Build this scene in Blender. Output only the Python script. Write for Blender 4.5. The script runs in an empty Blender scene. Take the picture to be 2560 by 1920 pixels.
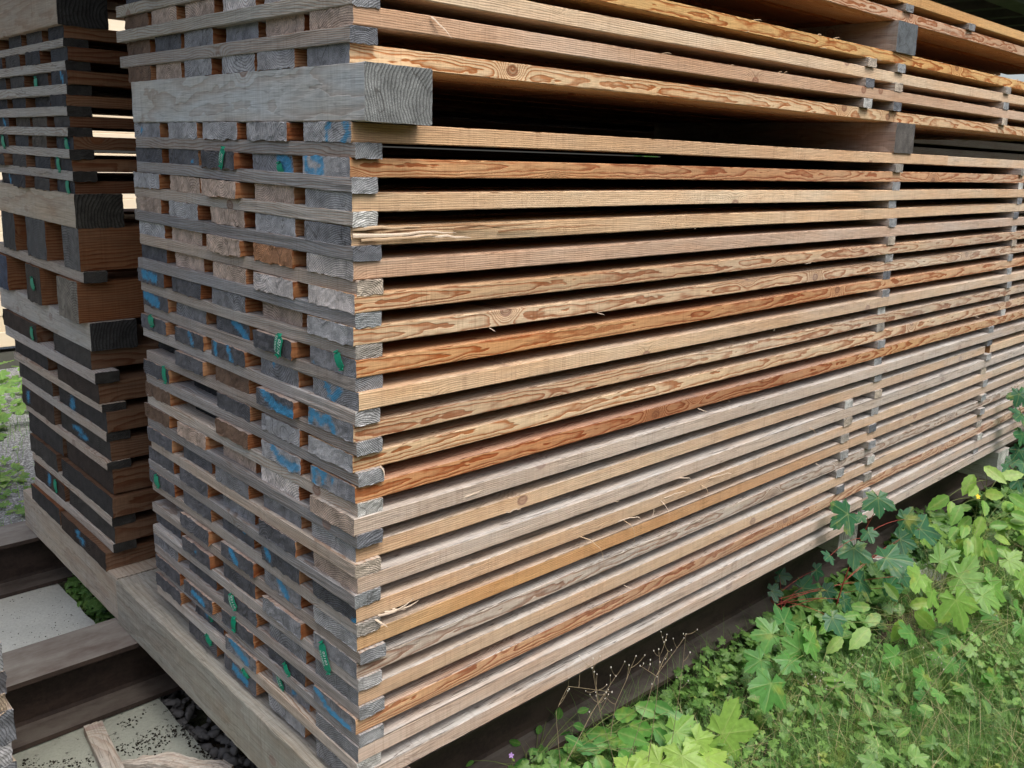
import bpy, math, random
import numpy as np
from mathutils import Vector, Matrix, noise as mnoise
sc = bpy.context.scene
R = math.radians
# ------------------------------------------------------------------ camera
cam_d = bpy.data.cameras.new('camera'); cam = bpy.data.objects.new('camera', cam_d)
sc.collection.objects.link(cam); sc.camera = cam
cam.location = (-1.1555, -1.8365, 1.7192)
cam.rotation_euler = (1.375642, -0.0330486, -0.7772129)
cam_d.sensor_width = 36.0; cam_d.lens = 2262.36 / 2560 * 36
cam_d.shift_x = -106.7 / 2560; cam_d.shift_y = -123.33 / 2560
cam_d.clip_start = 0.02; cam_d.clip_end = 500
# ------------------------------------------------------------------ sky, sun, exposure
SUN_EL, SUN_AZ = 63, 176          # azimuth measured clockwise from +Y
w = bpy.data.worlds.new('World'); sc.world = w; w.use_nodes = True
nt = w.node_tree; bg = nt.nodes['Background']
sky = nt.nodes.new('ShaderNodeTexSky'); sky.sky_type = 'NISHITA'; sky.sun_disc = False
sky.sun_elevation = R(SUN_EL); sky.sun_rotation = R(SUN_AZ)
sky.air_density = 1.0; sky.dust_density = 5.0; sky.ozone_density = 0.6
bw = nt.nodes.new('ShaderNodeRGBToBW'); cm = nt.nodes.new('ShaderNodeMix'); cm.data_type = 'RGBA'; cm.inputs[0].default_value = .34   # thin overcast: most blue washed out
nt.links.new(sky.outputs[0], bw.inputs[0]); nt.links.new(sky.outputs[0], cm.inputs[6]); nt.links.new(bw.outputs[0], cm.inputs[7])
nt.links.new(cm.outputs[2], bg.inputs[0]); bg.inputs[1].default_value = 0.15
sd = bpy.data.lights.new('sun', 'SUN'); sd.energy = 1.15; sd.angle = R(30); sd.color = (1, .965, .91)
sun = bpy.data.objects.new('sun', sd); sc.collection.objects.link(sun)
dirv = Vector((math.sin(R(SUN_AZ)) * math.cos(R(SUN_EL)), math.cos(R(SUN_AZ)) * math.cos(R(SUN_EL)), math.sin(R(SUN_EL))))
sun.rotation_euler = dirv.to_track_quat('Z', 'Y').to_euler()
sc.view_settings.view_transform = 'Standard'; sc.view_settings.look = 'None'
sc.view_settings.gamma = 1; sc.view_settings.exposure = 0.82
col = sc.collection
rng = random.Random(7)
nrs = np.random.RandomState(11)

# ------------------------------------------------------------------ helpers
def tag(o, label=None, cat=None, group=None, kind=None):
    if label: o['label'] = label
    if cat: o['category'] = cat
    if group: o['group'] = group
    if kind: o['kind'] = kind
    return o
def mesh_obj(name, V, F, mat=None, parent=None, smooth=False):
    me = bpy.data.meshes.new(name)
    me.from_pydata([tuple(v) for v in V], [], [tuple(f) for f in F])
    if mat: me.materials.append(mat)
    if smooth: me.polygons.foreach_set('use_smooth', [True] * len(me.polygons))
    me.update()
    o = bpy.data.objects.new(name, me); col.objects.link(o)
    if parent: o.parent = parent
    return o
def tri_mesh(name, V, T, mat, attr=None, parent=None):
    """fast mesh from numpy triangles; attr = dict name -> (n,3) or (n,) array"""
    V = np.asarray(V, np.float32); T = np.asarray(T, np.int32)
    me = bpy.data.meshes.new(name)
    me.vertices.add(len(V)); me.vertices.foreach_set('co', V.ravel())
    me.loops.add(T.size); me.loops.foreach_set('vertex_index', T.ravel())
    me.polygons.add(len(T)); me.polygons.foreach_set('loop_start', np.arange(0, T.size, 3, dtype=np.int32))
    me.polygons.foreach_set('loop_total', np.full(len(T), 3, np.int32))
    me.update(calc_edges=True); me.validate()
    me.materials.append(mat)
    for k, a in (attr or {}).items():
        add_attr(me, k, a)
    o = bpy.data.objects.new(name, me); col.objects.link(o)
    if parent: o.parent = parent
    return o
def add_attr(me, k, a):
    a = np.asarray(a, np.float32)
    if a.ndim == 1:
        t = me.attributes.new(k, 'FLOAT', 'POINT'); t.data.foreach_set('value', a)
    elif a.shape[1] == 3:
        t = me.attributes.new(k, 'FLOAT_VECTOR', 'POINT'); t.data.foreach_set('vector', a.ravel())
    else:
        t = me.attributes.new(k, 'FLOAT_COLOR', 'POINT'); t.data.foreach_set('color', a.ravel())

class NT:
    def __init__(s, name):
        s.m = bpy.data.materials.new(name); s.m.use_nodes = True; s.t = s.m.node_tree
        s.b = s.t.nodes['Principled BSDF']; s.out = s.t.nodes['Material Output']
    def n(s, typ, **kw):
        o = s.t.nodes.new(typ)
        for k, v in kw.items(): setattr(o, k, v)
        return o
    def l(s, a, b): s.t.links.new(a, b)
    def put(s, sock, v):
        if hasattr(v, 'is_output') or isinstance(v, bpy.types.NodeSocket): s.l(v, sock)
        else: sock.default_value = v
    def math(s, op, a, b=0.0, c=0.0, clamp=False):
        o = s.n('ShaderNodeMath', operation=op, use_clamp=clamp)
        for i, v in enumerate((a, b, c)): s.put(o.inputs[i], v)
        return o.outputs[0]
    def vmath(s, op, a, b=(0, 0, 0)):
        o = s.n('ShaderNodeVectorMath', operation=op)
        s.put(o.inputs[0], a); s.put(o.inputs[1], b)
        return o.outputs[0]
    def mix(s, f, a, b, mode='MIX'):
        o = s.n('ShaderNodeMix', data_type='RGBA', blend_type=mode)
        s.put(o.inputs[0], f)
        for i, v in ((6, a), (7, b)):
            if isinstance(v, tuple) and len(v) == 3: v = v + (1,)
            s.put(o.inputs[i], v)
        return o.outputs[2]
    def noise(s, vec, scale=5., detail=2., rough=.5, dist=0.):
        o = s.n('ShaderNodeTexNoise'); s.put(o.inputs['Vector'], vec); o.inputs['Scale'].default_value = scale
        o.inputs['Detail'].default_value = detail; o.inputs['Roughness'].default_value = rough
        o.inputs['Distortion'].default_value = dist
        return o
    def ramp(s, f, stops, interp='LINEAR'):
        o = s.n('ShaderNodeValToRGB'); o.color_ramp.interpolation = interp
        e = o.color_ramp.elements
        while len(e) < len(stops): e.new(.5)
        for i, (p, c) in enumerate(stops):
            e[i].position = p; e[i].color = (c, c, c, 1) if not isinstance(c, tuple) else c + (1,)
        s.put(o.inputs[0], f); return o.outputs[0]
    def attr(s, name, out='Vector'):
        o = s.n('ShaderNodeAttribute', attribute_type='GEOMETRY', attribute_name=name); return o.outputs[out]
    def sep(s, v):
        o = s.n('ShaderNodeSeparateXYZ'); s.put(o.inputs[0], v); return o.outputs
    def comb(s, x, y, z):
        o = s.n('ShaderNodeCombineXYZ')
        for i, v in enumerate((x, y, z)): s.put(o.inputs[i], v)
        return o.outputs[0]
    def bump(s, h, dist=.002, strength=.5):
        o = s.n('ShaderNodeBump'); o.inputs['Distance'].default_value = dist
        s.put(o.inputs['Strength'], strength); s.put(o.inputs['Height'], h); s.l(o.outputs[0], s.b.inputs['Normal'])

# ------------------------------------------------------------------ wood
def wood_material():
    N = NT('wood')
    wc = N.attr('wc')
    ft = N.attr('ft', 'Color'); eta = N.n('ShaderNodeAttribute', attribute_type='GEOMETRY', attribute_name='et')
    et, isend = eta.outputs['Color'], eta.outputs['Alpha']
    par = N.sep(N.attr('par'))                      # x grey, y ring contrast, z ring frequency
    paint = N.attr('paint', 'Fac')
    p = N.sep(wc)
    low = N.noise(N.vmath('MULTIPLY', wc, (1.5, 5., 5.)), 1.0, 2.5, .5)
    off0 = N.vmath('MULTIPLY', N.vmath('SUBTRACT', low.outputs['Color'], (.5, .5, .5)), (0., .075, .075)); off = N.n('ShaderNodeVectorMath', operation='SCALE'); N.l(off0, off.inputs[0]); N.l(N.attr('lowamp', 'Fac'), off.inputs['Scale']); off = off.outputs[0]
    fine = N.noise(N.vmath('MULTIPLY', wc, (9., 40., 40.)), 1.0, 2., .6)
    off2 = N.vmath('MULTIPLY', N.vmath('SUBTRACT', fine.outputs['Color'], (.5, .5, .5)), (0., .008, .008))
    q = N.sep(N.vmath('ADD', N.vmath('ADD', wc, off), off2))
    r = N.math('SQRT', N.math('ADD', N.math('MULTIPLY', q[1], q[1]), N.math('MULTIPLY', q[2], q[2])))
    # knots: cells in the x / z sheet of the board
    kv = N.comb(N.math('MULTIPLY', p[0], 2.2), N.math('MULTIPLY', p[2], 3.0), 0.)
    vor = N.n('ShaderNodeTexVoronoi', voronoi_dimensions='2D'); vor.inputs['Scale'].default_value = 1.
    N.l(kv, vor.inputs['Vector'])
    kd = vor.outputs['Distance']
    kn = N.math('POWER', 2.718, N.math('MULTIPLY', N.math('MULTIPLY', kd, kd), -130.))
    side = N.math('SUBTRACT', 1., isend)
    kn = N.math('MULTIPLY', kn, side)
    r = N.math('ADD', r, N.math('MULTIPLY', kn, .030))
    ph = N.math('MULTIPLY', r, par[2])
    fr = N.math('FRACT', ph)
    late = N.ramp(fr, [(0, 0.), (.45, .12), (.80, .95), (.93, 1.), (1., 0.)])
    # blotches and width changes of the dark rings
    blot = N.noise(N.vmath('MULTIPLY', wc, (2.2, 10., 10.)), 1.0, 3., .6).outputs[0]
    blot = N.ramp(blot, [(.30, 0.), (.70, 1.)])
    cont = N.math('MULTIPLY', late, N.math('MULTIPLY', par[1], N.math('ADD', .6, N.math('MULTIPLY', blot, .6))), clamp=True)
    dark = N.mix(1., ft, (.55, .255, .115), 'MULTIPLY')
    light = N.mix(N.math('MULTIPLY', blot, .8), ft, N.mix(1., ft, (1.02, .84, .66), 'MULTIPLY'))
    face = N.mix(cont, light, dark)
    knot = N.ramp(kd, [(.0, .8), (.022, .7), (.030, 1.), (.040, 1.), (.052, 0.)])
    knot = N.math('MULTIPLY', knot, side)
    face = N.mix(N.math('MULTIPLY', knot, .85), face, (.20, .07, .025))
    # sawn marks across the face
    saw = N.noise(N.vmath('MULTIPLY', wc, (110., 5., 5.)), 1.0, 2., .7).outputs[0]
    fib = N.noise(N.vmath('MULTIPLY', wc, (9., 300., 300.)), 1.0, 3., .65).outputs[0]
    tex = N.math('ADD', N.math('MULTIPLY', N.math('SUBTRACT', saw, .5), .30), N.math('MULTIPLY', N.math('SUBTRACT', fib, .5), .95))
    bars = N.noise(N.comb(N.math('MULTIPLY', p[0], 8.), N.math('MULTIPLY', p[1], 1.5), 0.), 1., 2., .6).outputs[0]
    bars = N.ramp(N.math('ABSOLUTE', N.math('SUBTRACT', bars, .5)), [(.002, 1.), (.007, 0.)])
    # weathering: greyer skin in cloudy patches
    wz = N.noise(N.vmath('MULTIPLY', wc, (3.0, 16., 16.)), 1.0, 4., .62).outputs[0]
    gre = N.math('MULTIPLY', par[0], N.ramp(wz, [(.20, .45), (.72, 1.25)]), clamp=True)
    gcol = N.mix(cont, (.47, .45, .425), (.25, .22, .19))
    face = N.mix(gre, face, gcol)
    face = N.mix(1., face, N.comb(*[N.math('ADD', 1., tex)] * 3), 'MULTIPLY')
    face = N.mix(N.math('MULTIPLY', N.math('MULTIPLY', bars, .27), N.ramp(wz, [(.4, .2), (.6, 1.)])), face, N.mix(1., face, (.45, .36, .30), 'MULTIPLY'))
    ck2 = N.noise(N.vmath('MULTIPLY', wc, (1.1, 24., 24.)), 1.0, 3., .6).outputs[0]
    ck2 = N.math('MULTIPLY', N.ramp(N.math('ABSOLUTE', N.math('SUBTRACT', ck2, .5)), [(.003, 1.), (.010, 0.)]), N.math('MULTIPLY', par[0], 1.1, clamp=True))
    face = N.mix(N.math('MULTIPLY', ck2, .7), face, (.05, .038, .03))
    # ---- end grain
    sp = N.noise(N.vmath('MULTIPLY', wc, (60., 330., 330.)), 1.0, 3., .7).outputs[0]
    cl = N.noise(N.vmath('MULTIPLY', wc, (1., 22., 22.)), 1.0, 3., .6).outputs[0]
    e = N.mix(N.math('MULTIPLY', late, .8), et, N.mix(1., et, (.36, .34, .34), 'MULTIPLY'))
    e = N.mix(1., e, N.comb(*[N.math('ADD', .30, N.math('MULTIPLY', sp, 1.5))] * 3), 'MULTIPLY')
    e = N.mix(1., e, N.comb(*[N.math('ADD', .15, N.math('MULTIPLY', cl, 1.7))] * 3), 'MULTIPLY')
    ck = N.noise(N.vmath('MULTIPLY', wc, (1., 9., 6.)), 1.0, 2., .5).outputs[0]
    ck = N.ramp(N.math('ABSOLUTE', N.math('SUBTRACT', ck, .53)), [(.0015, 1.), (.005, 0.)])
    e = N.mix(N.math('MULTIPLY', ck, .6), e, (.03, .022, .018))
    smear = N.noise(N.vmath('MULTIPLY', wc, (1., 55., 90.)), 1.0, 3., .65).outputs[0]
    pm = N.math('ADD', N.math('ADD', N.math('MULTIPLY', paint, 1.3), N.math('MULTIPLY', N.math('SUBTRACT', smear, .55), 1.6)), N.math('MULTIPLY', N.math('SUBTRACT', sp, .60), 2.2))
    pm = N.math('MULTIPLY', N.ramp(pm, [(.10, 0.), (.75, 1.)]), N.ramp(paint, [(.02, 0.), (.25, 1.)]))
    pcol = N.mix(sp, (.02, .17, .36), (.09, .48, .80))
    e = N.mix(N.math('MULTIPLY', pm, .84), e, pcol)
    base = N.mix(isend, face, e)
    N.l(base, N.b.inputs['Base Color'])
    N.b.inputs['Roughness'].default_value = .82
    N.b.inputs['Specular IOR Level'].default_value = .25
    h = N.math('ADD', N.math('MULTIPLY', late, .45), N.math('ADD', N.math('MULTIPLY', fib, .7), N.math('MULTIPLY', saw, .5)))
    he = N.math('ADD', N.math('MULTIPLY', late, .8), N.math('MULTIPLY', sp, 1.2))
    hh = N.math('ADD', N.math('MULTIPLY', h, side), N.math('MULTIPLY', he, isend))
    N.bump(hh, .0022, .75)
    return N.m
WOOD = wood_material()

def board_mesh(name, L, W, T, seed, ft=(.5, .36, .22), et=(.2, .2, .2), grey=0.1, gfar=None, contrast=.8, freq=150., pith=None,
               nx=None, ny=12, nz=6, rough=.0012, bow=0.0, sag=0.0, strokes=(), axis='x', endrough=.002, wane=0., bevel=.003, topgrey=0., drift=0., lowamp=1., ftx=None):
    """a sawn board: x 0..L, y 0..W, z 0..T, one closed skin; axis 'y' turns it to run along +Y (width towards +X)"""
    g = np.random.RandomState(seed)
    xs = np.array(nx if nx is not None else [0, .01, .03, .07, .15, .3, .6, 1.2, 2.2, 3.5, 5.])
    xs = np.unique(np.clip(xs, 0, L)); xs[-1] = L
    if L - xs[-2] < 1e-3: xs = np.delete(xs, -2)
    S = len(xs)
    eu, ev = .0022 / W, .0022 / T
    U = [0., eu] + [i / (ny - 2) for i in range(1, ny - 2)] + [1 - eu, 1.]; Q = [0., ev] + [j / (nz - 2) for j in range(1, nz - 2)] + [1 - ev, 1.]
    per = [(U[i], 0.) for i in range(ny)] + [(1., Q[j]) for j in range(nz)] + [(U[ny - i], 1.) for i in range(ny)] + [(0., Q[nz - j]) for j in range(nz)]
    per = np.array(per); n = len(per)
    cuts = [0, ny, ny + nz, 2 * ny + nz]
    nrm = np.zeros((n, 2))
    for k in range(n):
        u, v = per[k]
        nrm[k] = ((-1 if u == 0 else (1 if u == 1 else 0)), (-1 if v == 0 else (1 if v == 1 else 0)))
    V = []
    cy = np.cumsum(g.normal(0, 1, S)); cz = np.cumsum(g.normal(0, 1, S))
    edge_off = {c: g.normal(0, 1, S) for c in cuts}
    for si, x in enumerate(xs):
        P = np.zeros((n, 3)); P[:, 0] = x; P[:, 1] = per[:, 0] * W; P[:, 2] = per[:, 1] * T
        P[:, 1:] += nrm * g.normal(0, rough * .45, (n, 1))
        for c in cuts:
            P[c, 1:] -= nrm[c] * (bevel * .35 * (.5 + .6 * abs(edge_off[c][si])))
            if wane and c in (ny + nz, 2 * ny + nz): P[c, 1:] -= nrm[c] * wane * max(0, math.sin(x * 1.3 + seed))
        P[:, 1] += bow * math.sin(math.pi * x / L + seed) * 1.0
        P[:, 2] += sag * math.sin(2.6 * x + seed * 1.7)
        if si == 0:
            P[:, 0] += g.normal(0, endrough * .35, n)
            P[:, 2] -= (per[:, 1] == 0) * np.abs(g.normal(0, endrough, n))
            P[:, 2] += (per[:, 1] == 1) * np.abs(g.normal(0, endrough * .5, n))
        V.append(P)
    V = np.concatenate(V); F = []
    for s in range(S - 1):
        a = s * n
        for k in range(n):
            k2 = (k + 1) % n
            F.append((a + k2, a + k, a + n + k, a + n + k2))
    nside = len(V)
    caps = []
    pnt = [np.zeros(nside)]; ise = [np.zeros(nside)]
    for which in (0, 1):
        b0 = len(V) + sum(len(c) for c in caps)
        ring = V[:n] if which == 0 else V[(S - 1) * n:S * n]
        G = np.zeros(((ny + 1), (nz + 1), 3)); UV = np.zeros((ny + 1, nz + 1, 2))
        for i in range(ny + 1):
            for j in range(nz + 1):
                UV[i, j] = (U[i], Q[j])
                if j == 0: G[i, j] = ring[i] if i < ny else ring[ny]
                elif j == nz: G[i, j] = ring[2 * ny + nz - i] if i > 0 else ring[2 * ny + nz]
                elif i == 0: G[i, j] = ring[2 * ny + 2 * nz - j]
                elif i == ny: G[i, j] = ring[ny + j]
                else:
                    lo = ring[i]; hi = ring[2 * ny + nz - i]
                    G[i, j] = lo + (hi - lo) * Q[j]
                    G[i, j, 0] = (0 if which == 0 else L) + g.normal(0, endrough * .3)
        caps.append(G.reshape(-1, 3))
        for i in range(ny):
            for j in range(nz):
                q = [b0 + i * (nz + 1) + j, b0 + (i + 1) * (nz + 1) + j, b0 + (i + 1) * (nz + 1) + j + 1, b0 + i * (nz + 1) + j + 1]
                F.append(tuple(q[::-1]) if which == 0 else tuple(q))
        uv = UV.reshape(-1, 2)
        pv = np.zeros(len(uv))
        if which == 0:
            for pl, wd in strokes:
                pl = np.array([(1 - a, b) for a, b in pl])       # image left = far y
                sc2 = np.array([W, T]); A = uv * sc2
                if len(pl) == 1: pl = np.array([pl[0], pl[0] + 1e-3])
                for a, b in zip(pl[:-1] * sc2, pl[1:] * sc2):
                    d = b - a; t = np.clip(((A - a) @ d) / (d @ d), 0, 1)
                    dist = np.linalg.norm(A - (a + t[:, None] * d), axis=1)
                    pv = np.maximum(pv, np.clip(1.4 - dist / wd, 0, 1))
        pnt.append(pv); ise.append(np.ones(len(uv)))
    nend = len(V)
    V = np.concatenate([V] + caps)
    pnt = np.concatenate(pnt); ise = np.concatenate(ise)
    if pith is None: pith = (g.uniform(-.05, W + .05), g.uniform(-.09, -.01))
    wc = V.copy(); wc[:, 1] -= pith[0]; wc[:, 2] -= pith[1]; wc[:, 1] += drift * V[:, 0]; wc[:, 0] += seed * 3.37 % 97
    ft4 = np.ones((len(V), 4)); ft4[:, :3] = ft
    if ftx:
        for c in range(3): ft4[:, c] = np.interp(V[:, 0], [a for a, _ in ftx], [b[c] for _, b in ftx])
    et4 = np.ones((len(V), 4)); et4[:, :3] = et; et4[:, 3] = ise
    gr = np.full(len(V), grey) if gfar is None else grey + (gfar - grey) * np.clip(V[:, 0] / 4., 0, 1)
    if topgrey:
        up = np.zeros(len(V)); up[:nside] = np.tile((per[:, 1] == 1) * 1., S)
        gr = np.clip(gr + up * topgrey, 0, 1)
    par = np.stack([gr, np.full(len(V), contrast), np.full(len(V), freq)], 1); lowa = np.full(len(V), lowamp)
    if axis == 'y':
        V = np.stack([V[:, 1], V[:, 0], V[:, 2]], 1); F = [f[::-1] for f in F]
    me = bpy.data.meshes.new(name); me.from_pydata(V.tolist(), [], F); me.materials.append(WOOD); me.update()
    add_attr(me, 'wc', wc); add_attr(me, 'ft', ft4); add_attr(me, 'et', et4); add_attr(me, 'par', par); add_attr(me, 'paint', pnt); add_attr(me, 'lowamp', lowa)
    return me
def board(name, loc, me, rot=(0, 0, 0)):
    o = bpy.data.objects.new(name, me); col.objects.link(o); o.location = loc; o.rotation_euler = rot
    return o

ORD = ['', 'top', 'second', 'third', 'fourth', 'fifth', 'sixth', 'seventh', 'eighth', 'ninth', 'tenth', 'eleventh', 'twelfth', 'thirteenth',
       'fourteenth', 'fifteenth', 'sixteenth', 'seventeenth', 'eighteenth', 'nineteenth', 'twentieth', 'twenty-first', 'twenty-second']
COLN = ['at the near corner', 'second from the corner', 'third from the corner', 'fourth from the corner', 'fifth from the corner', 'sixth from the corner']
# end looks: colour + words; the black one is painted recess shade
EC = {'K': ((.035, .034, .036), 'shade-black'), 'D': ((.135, .135, .148), 'dark grey'), 'G': ((.31, .308, .325), 'grey'), 'L': ((.50, .49, .50), 'pale grey'),
      'W': ((.80, .72, .68), 'whitish'), 'T': ((.62, .47, .38), 'pinkish tan'), 'O': ((.55, .27, .14), 'orange brown'), 'B': ((.20, .125, .085), 'brown')}
TANS = {'tan': (.56, .40, .235), 'pale': (.62, .475, .30), 'gold': (.60, .415, .19), 'orange': (.54, .34, .175), 'red': (.34, .125, .05),
        'rose': (.50, .365, .26), 'greytan': (.47, .385, .30), 'amber': (.48, .27, .11)}
# main stack, lower pack: (ends k0..k4, face tone of the corner board, face words, flat sawn?, grey near, grey far, strokes)
LAY = [
 ('LLLLG', 'tan', 'straight grained tan', 0, .12, .25, {0: [([(.50, .1), (.47, .6), (.58, .95)], .008), ([(.82, 0), (.95, .45), (.88, 1)], .010)], 4: [([(.3, .5)], .012)]}),
 ('LGDDD', 'orange', 'orange streaked', 1, .05, .2, {0: [([(.06, .95), (.08, .3), (.26, .05), (.42, .25), (.42, .8), (.22, .98)], .011)], 1: [([(.66, .9), (.9, .5), (.72, .1), (.92, .1)], .017)], 3: [([(.8, .3)], .008)]}),
 ('LTTTL', 'pale', 'pale straight', 0, .15, .3, {}),
 ('GLTLT', 'pale', 'pale tan with a torn corner', 0, .1, .35, {}),
 ('WOTTL', 'rose', 'rosy tan', 0, .15, .5, {}),
 ('WWTTD', 'tan', 'tan figured', 1, .1, .4, {}),
 ('LTGDD', 'pale', 'pale wavy', 1, .15, .5, {4: [([(.2, .6), (.7, .5)], .016)]}),
 ('GDDGD', 'orange', 'bright orange brown', 1, .0, .15, {0: [([(.1, .1)], .008)], 2: [([(.5, .95), (.9, .15)], .015)], 4: [([(.1, .8), (.6, .4)], .02)]}),
 ('GGDDD', 'pale', 'pale straight grained', 0, .15, .5, {0: [([(.28, .95), (.42, .1), (.60, .75)], .012)], 1: [([(.35, .95)], .011)], 2: [([(.12, .85), (.12, .2)], .012), ([(.5, .9), (.6, .2)], .012)], 3: [([(.5, .95), (.62, .2)], .010)]}),
 ('GDBDK', 'pale', 'wavy grained', 1, .2, .5, {0: [([(.05, .2), (.08, .9), (.30, .4), (.45, .85), (.58, .15)], .013)], 1: [([(.2, .9), (.5, .3), (.95, .2)], .016)]}),
 ('LLDKD', 'pale', 'swirling pale orange', 1, .05, .4, {}),
 ('GLBKB', 'red', 'reddish brown flame grained', 1, .0, .12, {0: [([(.08, .9), (.08, .1)], .013), ([(.30, .95), (.30, .4)], .012), ([(.1, .9), (.35, .9)], .008), ([(.5, .7)], .01)], 1: [([(.28, .95), (.5, .3), (.95, .35)], .014)]}),
 ('TWTTB', 'greytan', 'grey tan lined', 0, .35, .6, {}),
 ('LGGDD', 'tan', 'tan straight', 0, .2, .55, {}),
 ('TDGDD', 'greytan', 'fibrous grey tan', 0, .35, .65, {}),
 ('DDDDD', 'tan', 'slivered tan', 0, .2, .55, {0: [([(.97, .05)], .014)], 1: [([(.12, .75), (.2, .4)], .014)], 2: [([(.7, .8)], .011)], 4: [([(.3, .5)], .01)]}),
 ('LGDDK', 'amber', 'golden brown', 0, .05, .35, {1: [([(.42, .85), (.62, .2)], .017)], 2: [([(.3, .9), (.48, .2)], .015)]}),
 ('GGDDD', 'greytan', 'greyish knotty', 1, .5, .7, {3: [([(.5, .5)], .009)]}),
 ('GGDDG', 'tan', 'dull tan', 0, .25, .55, {}),
 ('GDDDD', 'orange', 'orange wavy', 1, .15, .45, {0: [([(.05, .85), (.22, .6), (.35, .2), (.6, .1), (.85, .05)], .012)], 3: [([(.3, .5), (.7, .3)], .012)]}),
 ('GGGDD', 'rose', 'grey pink lined', 0, .4, .65, {1: [([(.6, .5)], .012)], 2: [([(.2, .9), (.7, .3)], .017)], 3: [([(.4, .5)], .012)]}),
 ('GLDDK', 'rose', 'weathered grey pink', 0, .5, .75, {2: [([(.3, .6), (.7, .3)], .014)]}),
]
FTX = {'red': [(0, (.52, .28, .13)), (.5, (.50, .26, .12)), (.9, (.42, .21, .10)), (1.3, (.36, .185, .09)), (1.9, (.37, .19, .09)), (2.3, (.44, .25, .13)), (3., (.52, .33, .16)), (5.2, (.48, .36, .24))],
       'orange': [(0, (.56, .34, .17)), (.6, (.54, .30, .13)), (1.2, (.46, .25, .11)), (2.0, (.45, .24, .105)), (2.6, (.54, .33, .17)), (5.2, (.54, .38, .24))],
       'amber': [(0, (.50, .35, .19)), (.5, (.50, .30, .12)), (1.5, (.46, .27, .11)), (2.4, (.48, .32, .18)), (5.2, (.46, .37, .28))]}
P_, T_ = .08, .0448
W_, YP = .215, .2815
HTOP = 1.78
near_nx = sorted(set([0, .005] + [i * .019 for i in range(1, 275)]))
GRP = 'boards of the near timber stack'
BOARDS = {}
def lay_board(pack, i, k, y, z, L, cfg, W, seed, words, topg, underwords, x0=0.0):
    ends, tone, fw, flat, g0, g1, st = cfg
    ec, ew = EC[ends[k]]
    jit = nrs.normal(0, .008)
    if ends[k] == 'K': jit = .05
    if k == 0: jit = nrs.normal(0, .004)
    v = nrs.uniform(.85, 1.15); ec = tuple(c * v for c in ec)
    if k == 0:
        ft = TANS[tone]
        dr, la = 0., .10
        fx = None
        if tone in FTX: fx = FTX[tone]
        else:
            hs = [0, .5, 1.1, 1.9, 2.8, 4., 5.2]; fx = [(h, tuple(c * f * m for c, m in zip(ft, (1., 1 - .06 * (f < 1), 1 - .14 * (f < 1))))) for h, f in zip(hs, nrs.uniform(.84, 1.10, 7))]
        if flat: pith = (nrs.uniform(.020, .034), nrs.uniform(.010, .034)); fr = 225 + nrs.uniform(-30, 30); dr = -nrs.uniform(.008, .016); la = .42
        else: pith = (nrs.uniform(.0, .1), -.10 - nrs.uniform(0, .06)); fr = 185
        me = board_mesh('long_board', L - jit, W, T_, seed, ft, ec, g0, g1, 1.15 if flat else .38, fr, pith, nx=near_nx, ny=16, nz=6,
                        rough=.0005, bevel=.0055, bow=.003, sag=.0012, strokes=st.get(k, ()), topgrey=topg, drift=dr, lowamp=la, ftx=fx, wane=.006 if nrs.rand() < .3 else 0)
    else:
        ft = [(.46, .24, .12), (.38, .18, .08), (.50, .28, .15), (.33, .14, .06)][nrs.randint(4)]
        me = board_mesh('long_board', L - abs(jit), W + nrs.normal(0, .004), T_ - .0005, seed, ft, ec, .0, .0, .8, 150 + nrs.uniform(-30, 40),
                        (nrs.uniform(-.02, W + .02), nrs.choice([-1, 1]) * nrs.uniform(.0, .09) + .02), ny=16, nz=6, strokes=st.get(k, ()), rough=.0008, endrough=.003, topgrey=.7)
    yy = y + (nrs.normal(0, .004) if k == 0 else nrs.normal(0, .008))
    o = board('long_board', (x0 + jit, yy, z), me)
    blue = bool(st.get(k))
    if k == 0: look = f"{fw} board, {'blue-painted' if blue else ew} end"
    else: look = f"{ew}{' blue-painted' if blue else ''} board end"
    if k == 0: lab = f"{look}, {ORD[i]} edge board {underwords}"
    else: lab = f"{look}, {COLN[k]}, {ORD[i]} row {underwords}"
    tag(o, lab, 'board', GRP)
    BOARDS[(pack, i, k)] = o
    return o
xj = {4: -.004, 5: -.006, 16: .012, 10: -.01, 12: -.012}
for i, cfg in enumerate(LAY, 1):
    z = HTOP - (i - 1) * P_ - T_
    for k in range(5):
        L = 5.16 + nrs.uniform(-.03, .03)
        if i == 22: L = 4.87
        if i == 1 and k == 0: L = 3.31
        if i == 14 and k == 0: L = 4.14
        y = k * YP + (.0 if k == 0 else .0)
        topg = np.clip((i - 6) / 10., 0, 1) * .55
        lay_board('low', i, k, y, z, L, cfg, W_, 100 + i * 7 + k, None, topg, 'under the grey beam')
# the far halves of the two rows that are jointed along their length
for i, x0, y, wd in ((1, 3.335, .028, 'short pale board butted behind the joint in the top row, right of the post'), (14, 4.19, .0, 'grey board past the orange-ended joint in the fourteenth row')):
    me = board_mesh('long_board', 5.16 - x0, W_, T_, 900 + i, TANS['pale'], (.4, .2, .08), .35, .5, .5, 180, (.05, -.12), nx=near_nx, rough=.0005, lowamp=.1)
    o = board('long_board', (x0, y, HTOP - (i - 1) * P_ - T_), me)
    tag(o, wd, 'board', GRP)
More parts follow.
